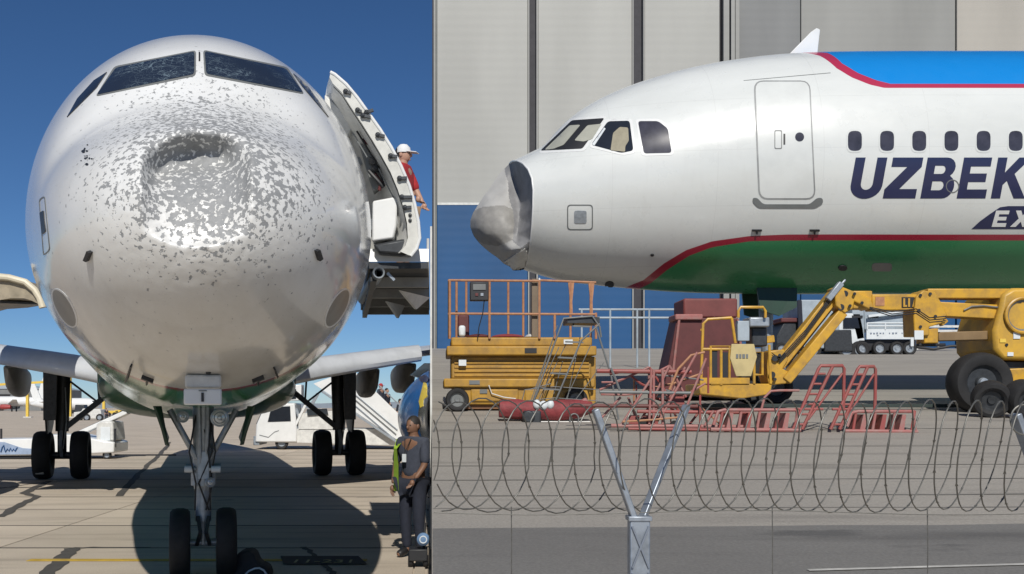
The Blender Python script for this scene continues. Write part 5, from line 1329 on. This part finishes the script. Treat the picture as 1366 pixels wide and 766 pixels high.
for q in ((690, 560, 700, 520), (705, 520, 735, 512)): part(ls, 'wire_stay', tubepx([(q[0], q[1]), (q[2], q[3])], YF, .006, 6), seam)
for y in (520, 535, 550): part(ls, 'cage_wire', tubepx([(700, y), (740, y-4), (800, y)], YF+.05, .006, 6), seam)
part(ls, 'top_tray', MB().bpx(757, 423, 800, 431, YF+.02, .46), darkmetal, False)
# pale pipe rail by the hangar
YP = 30.0
pr = root('pipe_railing', 'pale pipe railing standing in front of the blue hangar band', 'railing', (P(790, 480, YP).x, YP, gz(YP)))
for y in (413, 424): part(pr, 'rail', tubepx([(772, y), (905, y)], YP, .03), gse_grey)
for x in (776, 814, 850, 866, 905): part(pr, 'post', MB().tube([P(x, 412, YP), Vector((P(x, 412, YP).x, YP, gz(YP)))], .03), gse_grey)
# rolled red tarpaulin with white bottles
YT = YS_(562)
rt_ = root('rolled_tarp', 'rolled dark red tarpaulin on the ground before the yellow scissor lift', 'tarp', (P(728, 566, YT).x, YT, gz(YT)))
rl_ = MB().tube([P(666, 545, YT), P(690, 546, YT), P(715, 548, YT), P(745, 547, YT), P(770, 545, YT), P(790, 543, YT)], [.11, .125, .105, .13, .12, .07], 14)
rng_ = random.Random(3)
rl_.v = [v+Vector((0, rng_.uniform(-.008, .008), rng_.uniform(-.008, .008))) for v in rl_.v]
part(rt_, 'roll', rl_, M_('dark_red_tarpaulin', (.25, .04, .045), .7, var=.25, scale=9, bump=.4, bscale=14))
part(rt_, 'loose_fold', MB().ppx([(768, 552), (772, 536), (782, 530), (788, 540), (780, 552)], YT-.02, .1), pink, True, .02)
for x, r_ in ((716, .05), (725, .055), (734, .05)): part(rt_, 'white_pad', MB().ball(P(x, 541-abs(x-725)*.15, YT-.10), (r_, .05, .06), 12, 8), sign_white)
part(rt_, 'motor_block', MB().bpx(698, 548, 722, 566, YT-.15, .25).cyl(P(705, 556, YT-.17), P(705, 556, YT-.10), .08, 16), darkmetal, True, .02)
part(rt_, 'base_plate', MB().bpx(720, 562, 788, 567, YT-.1, .4), offwhite, False, .01)
part(rt_, 'ring_hook', MB().tube([P(766+6*math.cos(t), 559+7*math.sin(t), YT-.12) for t in np.linspace(0, 2*PI, 16)[:-1]], .009, 6, True), seam)
# maroon tapered support stand under the nose
YM = 16.6
ms = root('nose_support_stand', 'tall tapered maroon stand below the belly of the aircraft with the crushed nose', 'support stand', (P(938, 545, YM).x, YM, gz(YM)))
part(ms, 'body', MB().add([P(903, 424, YM), P(985, 424, YM), P(1000, 528, YM), P(884, 528, YM)]+[P(908, 424, YM)+Vector((0, .8, 0)), P(980, 424, YM)+Vector((0, .8, 0)), P(990, 526, YM)+Vector((0, 1.2, 0)), P(892, 526, YM)+Vector((0, 1.2, 0))],
     [(0, 1, 2, 3), (4, 7, 6, 5), (0, 4, 5, 1), (3, 2, 6, 7), (0, 3, 7, 4), (1, 5, 6, 2)]), maroon, False, .02)
part(ms, 'head', MB().bpx(912, 398, 984, 424, YM+.1, .7), M_('dull_red_steel', (.19, .05, .045), .6), True, .03)
part(ms, 'cap_plate', MB().bpx(901, 419, 938, 427, YM-.06, .5), pink, True, .02)
for x in (906, 984): part(ms, 'edge_tube', tubepx([(x, 426), (x+(-12 if x < 940 else 12), 529)], YM-.03, .022), pink)
for x in (890, 995): part(ms, 'foot', MB().bpx(x-8, 528, x+8, 533, YM-.05, .9), darkmetal, True, .01)
# yellow articulated boom lift
YBm = YS_(549)
bm_ = root('boom_lift', 'yellow articulated boom lift with its basket lowered to the left', 'boom lift', (P(1320, 556, YBm).x, YBm, gz(YBm)))
def B_(name, pts, d0, dep, m=yellow, bevel=.015, parent=None): return part(parent or bm_, name, MB().ppx(pts, YBm+d0, dep), m, True, bevel)
def Bb(name, x0, y0, x1, y1, d0, dep, m=yellow, bevel=.015, parent=None): return B_(name, rect(x0, y0, x1, y1), d0, dep, m, bevel, parent)
# basket
bk = B_('basket_floor', [(932, 512), (1030, 512), (1028, 526), (990, 532), (934, 526)], -.1, .8)
for d_ in (-.1, .68):
    for pts in ([(935, 514), (938, 432), (944, 426), (976, 424)], [(976, 424), (981, 458)], [(962, 514), (962, 465)], [(948, 512), (948, 462), (973, 462), (973, 512), (948, 512)], [(985, 424), (985, 415), (988, 410), (1018, 410), (1021, 415), (1021, 424)],
                [(936, 466), (975, 466)], [(1006, 512), (1006, 470), (1017, 470), (1017, 500), (1006, 500)], [(1028, 512), (1026, 460)]):
        part(bk, 'basket_rail', tubepx(pts, YBm+d_, .020), yellow)
for x, y in ((936, 440), (936, 500), (1020, 414)): part(bk, 'basket_rail', MB().tube([P(x, y, YBm-.1), P(x, y, YBm+.68)], .018), yellow)
part(bk, 'panel', MB().ppx([(976, 459), (1006, 459), (1010, 476), (1002, 502), (982, 502), (974, 478)], YBm-.14, .03), M_('cream_yellow_panel', (.52, .42, .20), .5), True, .005)
part(bk, 'panel_mark', MB().bpx(982, 472.5, 985, 478, YBm-.150, .01).bpx(986.5, 472.5, 989, 478, YBm-.150, .01).bpx(990.5, 472.5, 994, 478, YBm-.150, .01).bpx(995.5, 472.5, 998, 478, YBm-.150, .01), seam, False)
part(bk, 'toe_plate', MB().bpx(934, 504, 1000, 512, YBm-.12, .03), yellow, False)
part(bk, 'dark_panel', MB().bpx(950, 465, 957, 504, YBm-.09, .02).bpx(964, 470, 971, 504, YBm-.09, .02), black, False)
part(bk, 'control_station', MB().bpx(1000, 423, 1027, 436, YBm-.05, .35), greymetal, True, .02); part(bk, 'control_screen', MB().bpx(984, 428, 1000, 455, YBm-.02, .12), gse_grey, True, .01)
part(bk, 'hydraulic_block', MB().bpx(1003, 437, 1024, 462, YBm+.1, .3), darkmetal, True, .02)
part(bk, 'basket_arm', MB().bar(P(1003, 456, YBm+.2), P(1032, 452, YBm+.2), .1), yellow, True, .01)
# lower jib: two slanting beams up to the knuckle
B_('jib_mount', [(1026, 468), (1046, 466), (1052, 480), (1044, 492), (1060, 500), (1048, 512), (1026, 514), (1022, 500)], .05, .35)
def slab(name, a, b, w_, d0, dep, m=yellow, bevel=.012):
    a = Vector((*a, 0)); b = Vector((*b, 0)); n_ = Vector((-(b-a).y, (b-a).x, 0)).normalized()*w_/2
    return B_(name, [(a+n_).xy.to_tuple(), (b+n_).xy.to_tuple(), (b-n_).xy.to_tuple(), (a-n_).xy.to_tuple()], d0, dep, m, bevel)
slab('jib_beam', (1040, 488), (1117, 391), 15, .10, .2); slab('jib_beam', (1050, 508), (1126, 416), 13, .02, .22)
slab('jib_cylinder', (1050, 486), (1108, 412), 6, .16, .08, black); slab('jib_cylinder', (1095, 420), (1112, 398), 4, .14, .05, silver)
for x, y in ((1034, 478), (1030, 500), (1122, 410), (1127, 392)): part(bm_, 'pivot_pin', MB().cyl(P(x, y, YBm), P(x, y, YBm+.42), .045, 14), darkmetal)
B_('knuckle', [(1113, 384), (1120, 381), (1162, 398), (1166, 410), (1160, 413), (1140, 402), (1138, 412), (1127, 418), (1115, 408)], .0, .3)
part(bm_, 'knuckle_fitting', MB().bar(P(1104, 400, YBm+.02), P(1122, 378, YBm+.02), .09, .08).bar(P(1120, 382, YBm), P(1128, 373, YBm), .02, .03), greymetal, True, .01)
Bb('telescopic_boom', 1138, 388, 1164, 412, .05, .22, yellow); lb = Bb('telescopic_boom', 1163.5, 392.5, 1224, 414, .03, .26)
Bb('decal_panel', 1203, 396.5, 1223, 410.5, .022, .02, black, 0, lb)
for pts in ([(1205, 398), (1207.5, 398), (1207.5, 407), (1210, 407), (1210, 409.5), (1205, 409.5)], [(1211.5, 398), (1214, 398), (1214, 409.5), (1211.5, 409.5)], [(1217, 409.5), (1220, 398), (1222, 398), (1222, 409.5), (1220.2, 409.5), (1220.2, 403), (1219, 409.5)]):
    B_('decal_letter', pts, .012, .012, yellow, 0, lb)
Bb('faded_decal', 1168, 396, 1180, 408, .022, .02, rust, 0, lb)
B_('riser_plate', [(1222, 396), (1232, 387), (1248, 390), (1256, 404), (1264, 420), (1256, 432), (1240, 436), (1240, 448), (1220, 448), (1219, 420)], -.03, .36)
slab('upper_riser', (1238, 391.5), (1372, 391.5), 13, .02, .3); slab('riser_beam', (1252, 412), (1350, 417), 19, .05, .26); slab('brace_beam', (1240, 405), (1262, 432), 10, .0, .1)
slab('riser_cylinder', (1252, 449), (1332, 447), 12, .12, .16, M_('brown_boom_steel', (.23, .15, .07), .55)); slab('riser_rod', (1236, 452), (1256, 450), 6, .14, .08, silver)
Bb('boom_rest', 1233, 438, 1252, 458, .02, .26); Bb('maker_plate', 1220, 441, 1232, 453, -.05, .02, sign_white, 0)
Bb('riser_hose', 1226, 458, 1262, 462, .1, .1, black, .01)
B_('turret', [(1338, 392), (1352, 384), (1440, 384), (1440, 482), (1338, 480), (1327, 466), (1326, 440), (1334, 414)], -.05, 1.1, M_('turret_yellow_paint', (.60, .35, .04), .45, var=.14, scale=3, dirt=(.33, .21, .06)), .05)
ec = P(1364, 421, YBm-.06)
part(bm_, 'exhaust_recess', MB().lathe([(0, .10), (.17, .10), (.19, .0), (.23, -.03), (.25, .0), (.25, .06)], ec, (0, 1, 0), 30), seam)
part(bm_, 'recess_rim', MB().tube([ec+Vector((.24*math.cos(t), -.02, .24*math.sin(t))) for t in np.linspace(0, 2*PI, 32)[:-1]], .025, 8, True), yellow)
Bb('turret_label', 1352, 443, 1361, 452, -.065, .02, sign_white, 0); part(bm_, 'lifting_eye', MB().cyl(P(1343, 460, YBm-.07), P(1343, 460, YBm), .02, 12), black)
B_('undercarriage', [(1320, 482), (1450, 482), (1450, 520), (1346, 524), (1330, 500)], .1, .9, darkmetal); B_('undercarriage_side', [(1344, 492), (1440, 488), (1440, 520), (1352, 520)], -.02, .1, yellow)
for x, r_, d_ in ((1306, .42, -.12), (1308, .42, 1.0), (1420, .42, -.12), (1420, .42, 1.0)):
    p = P(x, 511, YBm+d_); ty, ri = wheel_mb(Vector((p.x, p.y, gz(p.y)+r_-.015)), r_, .34, Vector((0, 1, 0)), 44); w_ = part(bm_, 'wheel', ty, rubber); part(w_, 'rim', ri, darkmetal)
    part(w_, 'hub_cap', MB().lathe([(0, -.03), (.06, -.02), (.07, .02)], Vector((p.x, p.y-.13, gz(p.y)+r_-.015)), (0, 1, 0), 16), greymetal)
# hoses, bolts and worn labels on the boom lift and scissor lift
for i, dy in enumerate((0, 3, 6)):
    part(bm_, 'hydraulic_hose', tubepx([(1028, 470+dy, .0), (1040, 478+dy, -.03), (1075, 440+dy, -.02), (1106, 398+dy, -.02), (1122, 386+dy*.4, -.02)], YBm+.06, .009, 6), black)
    part(bm_, 'hydraulic_hose', tubepx([(1160, 410+dy*.5), (1190, 416+dy), (1222, 412+dy), (1240, 424+dy), (1262, 422+dy)], YBm-.03, .008, 6), black)
part(bm_, 'hydraulic_hose', tubepx([(1286, 414), (1296, 409), (1312, 408), (1330, 410), (1346, 408)], YBm+.03, .011, 6), seam)
for x, y in ((1228, 394), (1241, 392), (1228, 436), (1226, 414), (1248, 422), (1140, 392), (1150, 404), (1134, 408), (1040, 474), (1034, 506)):
    part(bm_, 'bolt', MB().cyl(P(x, y, YBm-.055), P(x, y, YBm+.08), .022, 8), darkmetal)
for x0, y0, x1, y1, m in ((1334, 452, 1342, 457, yellow_pale), (1344, 470, 1352, 475, sign_white), (1353, 400, 1363, 404, black)):
    Bb('warning_label', x0, y0, x1, y1, -.062, .02, m, 0)
for x0, y0, x1, y1, m in ((612, 480, 622, 488, sign_white), (700, 464.5, 716, 471, black), (752, 453, 764, 459, sign_white), (626, 507.5, 640, 513, seam)):
    part(sc, 'warning_label', MB().bpx(x0, y0, x1, y1, YL-.05 if y0 > 462 and y0 < 475 else (YL-.01 if y0 > 500 else YL+.01), .06), m, False)
# loose tyres lying in front of the boom lift, and a pair under its basket
def tyre_thing(label, c, r_, w_, ax):
    ty, ri = wheel_mb(Vector((0, 0, r_)), r_, w_, ax, 40)
    o = root('loose_tyre', label, 'tyre', c, 'loose black tyres'); part(o, 'casing', ty, rubber, True, local=True); part(o, 'rim', ri, darkmetal, True, local=True); return o
def on_ground(x, y): return GS(x, y)
p = on_ground(1322, 557); tyre_thing('black tyre leaning in front of the big boom lift wheel', (p.x, p.y, p.z), .24, .26, Vector((.35, 1, .25)).normalized())
p = on_ground(1366, 558); tyre_thing('black tyre at the right edge in front of the boom lift', (p.x, p.y, p.z), .25, .28, Vector((-.1, 1, .2)).normalized())
for x, lab in ((1008, 'black tyre standing below the left side of the yellow basket'), (1042, 'black tyre standing below the slanting yellow jib')):
    p = on_ground(x, 541); tyre_thing(lab, (p.x, p.y+.25, p.z+.02), .25, .26, Vector((.15, 1, 0)).normalized())
# long dark drawbar on the ground from the boom lift to the racks
YD_ = YS_(551)+.6
db = MB().bar(P(900, 541, YD_), P(1300, 541.5, YD_), .05, .05); thing('ground_bar', db.bar(P(1130, 541, YD_), P(1130, 541, YD_+.5), .04), M_('dark_green_bar', (.03, .045, .04), .6), 'long dark bar lying on the ground behind the red frames', 'bar', bevel=.006)
# red tubular frames
YR = YS_(577)
def red_thing(name, label, x, cat): return root(name, label, cat, (P(x, 578, YR).x, YR, gz(YR)), 'red steel frames on the apron')
def rack(label, x0, x1, y0, y1, n_):
    r_ = red_thing('wheel_stop_rack', label, (x0+x1)/2, 'rack')
    for d_ in (0, .34):
        part(r_, 'base_rail', tubepx([(x0-4, y1), (x1+6, y1+1)], YR+d_, .022), pink); part(r_, 'top_rail', tubepx([(x0, y1-6), (x0+6, y0+2), (x0+14, y0), (x1, y0), (x1+3, y1)], YR+d_, .02), pink)
    for i in range(n_):
        x = x0+8+(x1-x0-10)*i/(n_-1)
        part(r_, 'divider', MB().prism([P(x-4, y1-1, YR), P(x+3, y1-1, YR), P(x+6, y0+4, YR), P(x+1, y0+4, YR)], (0, .34, 0)) if i % 2 else MB().tube([P(x, y1, YR), P(x+4, y0, YR), P(x+4, y0, YR+.34), P(x, y1, YR+.34)], .016), pink if i % 3 else red)
    return r_
rack('low faded red rack with curved dividers, below the yellow basket', 952, 1062, 547, 573, 9)
rack('low red rack at the right end of the red frames', 1130, 1218, 549, 575, 7)
def ladder(label, xb, xt, yt, w_):
    r_ = red_thing('tubular_frame', label, xb, 'frame'); 
    for d_ in (0, .42):
        part(r_, 'upright', tubepx([(xb, 573), (xt, yt+4), (xt+3, yt), (xt+w_-2, yt), (xt+w_, yt+4), (xt+w_-1, 548)], YR+d_, .019), red)
        part(r_, 'brace', tubepx([(xb+12, 573), (xt+w_*.55, yt+1)], YR+d_, .019), red)
        part(r_, 'brace', tubepx([(xb+2, 546), (xb+w_+6, 546)], YR+d_, .014), red)
        part(r_, 'brace', tubepx([(xt+w_-2, yt+10), (xb+20, 560)], YR+d_, .013), red)
    for i in range(6):
        t = (i+.5)/6; x = xb+(xt-xb)*t; y = 573+(yt+4-573)*t
        part(r_, 'rung', MB().tube([P(x, y, YR), P(x, y, YR+.42)], .014), red); part(r_, 'rung', tubepx([(x, y), (x+12, y)], YR, .013), red)
    return r_
ladder('slanting red tubular frame, left of the two taller ones', 1058, 1092, 488, 34)
ladder('slanting red tubular frame, right of the two taller ones', 1108, 1144, 489, 24)
rw = red_thing('lattice_truss', 'long tangled red lattice truss lying left of the yellow basket', 900, 'frame')
for y, r_, x0, x1, m in ((495, .025, 796, 922, red), (523, .018, 800, 925, seam), (541, .022, 760, 935, M_('dark_red_rail', (.14, .04, .035), .6)), (549, .02, 850, 1000, red), (568, .022, 815, 1000, pink), (572, .016, 838, 960, red)):
    for d_ in ((0, .45) if y > 500 else (.1,)): part(rw, 'long_rail', tubepx([(x0, y), (x1, y+1.5)], YR+.1+d_, r_), m)
for a_, b_ in (((866, 490), (800, 520)), ((866, 490), (905, 548)), ((869, 492), (866, 566)), ((828, 568), (872, 500)), ((880, 560), (930, 470)), ((886, 520), (908, 570)), ((905, 570), (942, 478)), ((850, 568), (880, 520)),
               ((893, 488), (872, 530)), ((893, 488), (915, 530)), ((920, 566), (936, 545)), ((870, 500), (893, 488)), ((800, 560), (828, 530)), ((940, 568), (952, 548)), ((960, 548), (972, 570)), ((838, 530), (852, 568)), ((914, 490), (875, 566))):
    part(rw, 'diagonal', tubepx([a_, b_], YR+.05+.3*random.random(), .014), random.choice([red, pink, pink]))
for x in (866, 872, 884): part(rw, 'upright', tubepx([(x, 493), (x, 566)], YR+.1+.15*(x % 4), .016), pink)
part(rw, 'curved_tube', tubepx([(893, 520), (905, 492), (922, 474), (940, 470)], YR+.1, .014), rust); part(rw, 'curved_tube', tubepx([(1016, 545), (1020, 530), (1028, 522), (1040, 521), (1066, 521)], YR+.1, .014), pink)
rt2 = random.Random(11)
for i in range(26):
    x0 = rt2.uniform(800, 945); y0 = rt2.uniform(488, 570); an = rt2.uniform(-1.3, 1.3) if i % 3 else 1.57; L_ = rt2.uniform(25, 80)
    x1, y1 = x0+L_*math.cos(an), y0+L_*math.sin(an)
    if not (486 < y1 < 574): continue
    part(rw, 'diagonal', tubepx([(x0, y0), ((x0+x1)/2, (y0+y1)/2-rt2.uniform(-3, 3)), (x1, y1)], YR+.02+.5*rt2.random(), rt2.uniform(.008, .015), 6), rt2.choice([red, pink, rust, seam]))
for x, y, w_ in ((868, 560, 10), (905, 535, 8), (846, 560, 7)): part(rw, 'plate', MB().bpx(x-w_, y-6, x+w_, y+6, YR+.2, .02), red, False)
for x in (858, 900): part(rw, 'caster', MB().lathe([(0, -.02), (.05, -.02), (.06, 0), (.05, .02), (0, .02)], P(x, 568, YR+.2), (0, 1, 0), 14), rubber)
# ground-support trucks at the foot of the hangar
YV = 44.0
def V_(rt, name, pts, d0, dep, m, bevel=.04): return part(rt, name, MB().ppx(pts, YV+d0, dep), m, True, bevel)
gt2 = root('ground_power_truck', 'pale grey box truck with dark skirt by the hangar, behind the slanting yellow jib', 'truck', (P(1120, 470, YV).x, YV, gz(YV)))
V_(gt2, 'box_body', [(1066, 400), (1120, 400), (1120, 465), (1070, 465)], .0, 2.2, gse_grey); V_(gt2, 'box_edge', [(1064, 400), (1070, 400), (1073, 464), (1066, 464)], -.06, .1, navy_cl)
V_(gt2, 'cab', [(1120, 418), (1148, 418), (1152, 438), (1156, 470), (1118, 470)], .1, 2.0, sign_white); V_(gt2, 'cab_window', [(1125, 424), (1144, 424), (1147, 438), (1125, 438)], .05, .1, glass, 0)
V_(gt2, 'skirt', [(1100, 440), (1136, 440), (1138, 469), (1100, 469)], -.08, .2, darkmetal)
for x in (1083, 1128, 1146):
    ty, ri = wheel_mb(P(x, 467, YV+.1), .38, .3, Vector((0, 1, 0)), 20); w_ = part(gt2, 'wheel', ty, rubber); part(w_, 'rim', ri, greymetal)
ht = root('highloader_truck', 'blue grey loader truck with white signboard and railing near the hangar', 'truck', (P(1185, 470, YV).x, YV, gz(YV)))
V_(ht, 'cab', [(1137, 408), (1152, 404), (1154, 452), (1143, 454), (1137, 430)], .1, 2, gse_grey); V_(ht, 'body', [(1152, 402), (1218, 402), (1218, 440), (1153, 440)], .3, 1.8, gse_grey); V_(ht, 'vent', [(1137, 421), (1151, 421), (1151, 424), (1137, 424)], .05, .1, black, 0)
V_(ht, 'vent', [(1158, 421), (1172, 421), (1172, 424), (1158, 424)], .25, .1, black, 0)
sg = V_(ht, 'signboard', [(1156, 439), (1218, 439), (1218, 452.5), (1156, 452.5)], -.1, .12, sign_white, 0)
rn = random.Random(5)
mk = MB()
for i in range(13):
    x = 1161+i*4.2
    if i in (5, 9): continue
    mk.bpx(x, 443.5+rn.uniform(0, .6), x+rn.uniform(1.2, 2.4), 445.2+rn.uniform(0, .5), YV-.125, .02)
mk.bpx(1170, 447, 1172, 448, YV-.125, .02)
mo = part(sg, 'sign_marks', mk, M_('faded_blue_lettering', (.20, .24, .32), .6), False); mo['kind'] = 'stuff'
V_(ht, 'chassis', [(1145, 453), (1222, 453), (1222, 468), (1142, 468)], .1, 1.8, black)
for y in (431, 435): part(ht, 'rail', tubepx([(1157, y), (1218, y)], YV-.1, .03), sign_white)
for x in (1157, 1181, 1205, 1218): part(ht, 'rail_post', tubepx([(x, 430.5), (x, 440)], YV-.1, .03), sign_white)
part(ht, 'conveyor_frame', MB().bar(P(1158, 422, YV+.1), P(1220, 414, YV+.1), .10), sign_white, False)
V_(ht, 'jack_leg', [(1215, 440), (1219, 440), (1219, 462), (1215, 462)], -.12, .1, sign_white, 0)
for x in (1150, 1172, 1195, 1212):
    ty, ri = wheel_mb(P(x, 465, YV+.1), .30, .3, Vector((0, 1, 0)), 20); w_ = part(ht, 'wheel', ty, rubber); part(w_, 'rim', ri, greymetal)
bt = root('baggage_tug', 'dark red topped tug by the hangar, behind the white nose gear area', 'tug', (P(1055, 470, YV).x, YV, gz(YV)))
V_(bt, 'body', [(1036, 448), (1046, 430), (1062, 430), (1064, 466), (1036, 466)], .2, 1.4, darkmetal); V_(bt, 'canopy', [(1042, 424), (1066, 424), (1066, 430), (1042, 430)], .1, 1.6, maroon)
for x in (1042, 1058):
    ty, ri = wheel_mb(P(x, 466, YV+.2), .28, .25, Vector((0, 1, 0)), 18); w_ = part(bt, 'wheel', ty, rubber); part(w_, 'rim', ri, greymetal)
bc = root('cable_bundle', 'low dark cable bundle on the ground right of the loader truck', 'cable', (P(1270, 470, YV).x, YV, gz(YV)))
part(bc, 'cable', MB().tube([P(1222, 463, YV), P(1245, 466, YV), P(1268, 462, YV), P(1300, 461, YV), P(1330, 464, YV)], .06, 8), black)
wf = root('white_barrier', 'low white slatted barrier at the hangar foot, between the yellow booms', 'barrier', (P(1268, 452, 50).x, 50, gz(50)))
for y in (434, 440, 446, 452): part(wf, 'slat', MB().bpx(1222, y, 1284, y+3, 50, .1), offwhite, False)
for x in (1224, 1252, 1282): part(wf, 'post', MB().bpx(x-1, 430, x+1, 466.5, 50.1, .1), offwhite, False)

# ------------------------------------------------------------------ razor-wire fence in the foreground
YW = 3.85; kf = F/YW
fe = root('perimeter_fence', 'razor wire fence on galvanised Y posts in the foreground of the hangar apron', 'fence', (1.4, YW, 0))
def fpost(x, a1, a2):
    top = P(x, 690, YW); c_ = Vector((top.x, YW, 0))
    po = part(fe, 'fence_post', MB().boxp((c_.x-.037, YW-.03, 0), (c_.x+.037, YW+.03, top.z)), steel, True, .006)
    part(po, 'post_cap', MB().boxp((c_.x-.043, YW-.036, top.z-.012), (c_.x+.043, YW+.036, top.z+.006)), steel, True, .003)
    q = MB(); 
    for i in range(5):
        z0 = top.z-.03-.17*i
        q.bar((c_.x-.030, YW-.034, z0), (c_.x+.030, YW-.034, z0-.15), .010, .006).bar((c_.x+.030, YW-.036, z0), (c_.x-.030, YW-.036, z0-.15), .010, .006)
    part(po, 'lattice_shadow', q, M_('shaded_galvanised_steel', (.22, .25, .30), .5, .5), True)  # crossed dark bars paint a mesh shadow onto the post face
    part(po, 'arm', MB().bar(top+Vector((-.012, 0, -.02)), P(x+a1[0], a1[1], YW), .056, .022), steel, True, .004)
    part(po, 'arm', MB().bar(top+Vector((.012, .02, -.02)), P(x+a2[0], a2[1], YW)+Vector((0, .25, 0)), .029, .02), steel, True, .004)
    return po
fpost(852, (-58, 546), (86, 541)); fpost(1412, (-58, 552), (70, 556)); fpost(290+1682, (-58, 552), (60, 556))
# continuous razor coil: slanted overlapping loops
def coil(x0, x1, nturn, yc, amp_x, ry, d0, ph=0.0):
    pts = []; N = nturn*26
    for i in range(N+1):
        t = i/26*2*PI+ph; u = i/N; k = int(i/26)
        wob = .05*noise.noise(Vector((k*.7, ph, 2))); x = x0+(x1-x0)*u + amp_x*(1+3*wob)*math.cos(t)
        y = yc + 5*noise.noise(Vector((u*9, 3+ph, 1))) - ry*(1+wob*1.6)*math.sin(t)
        pts.append(P(x, y, YW+d0) + Vector((0, .16*math.cos(t+.5), 0)))
    return pts
cl_ = coil(480, 1560, 35, 610, 45, 75, .05)
cm_ = MB(); run = []
for p in cl_+[Vector((-9, 0, 0))]:
    if p.x > 0.006: run.append(p)
    else:
        if len(run) > 2: cm_.tube(run, .0027, 6)
        run = []
part(fe, 'razor_coil', cm_, wire)
cl_ = [p for p in cl_ if p.x > 0.006]
brb = MB(); 
for i in range(3, len(cl_)-3, 3):
    if (cl_[i+1]-cl_[i]).length > .12: continue
    d = (cl_[i+1]-cl_[i]).normalized(); u_, v_ = frame_from(d); p = cl_[i]
    brb.prism([p-d*.010, p+u_*.003-d*.005, p+d*.009+u_*.006, p+d*.003, p+d*.010-u_*.006, p-d*.003-u_*.003], v_*.001)
b_ = part(fe, 'barb', brb, wire, False); b_['kind'] = 'stuff'
for z_, y_ in ((0, 684), (1, 769)):
    part(fe, 'strand', MB().tube([P(578.5+40*i, y_+3*math.sin(i*.45)*(1-z_), YW-.01) for i in range(26)], .0016, 5), wire)
for x in (682, 1030, 1237): part(fe, 'tie_wire', MB().tube([P(x, 676, YW), P(x+.5, 730, YW), P(x-.5, 900, YW)], .0022, 5), wire)
loop = [P(1366+18*math.cos(t), 560+20*math.sin(t), YW-.05) for t in np.linspace(PI*.4, PI*1.6, 16)]
part(fe, 'loose_loop', MB().tube(loop, .0035, 6), wire)
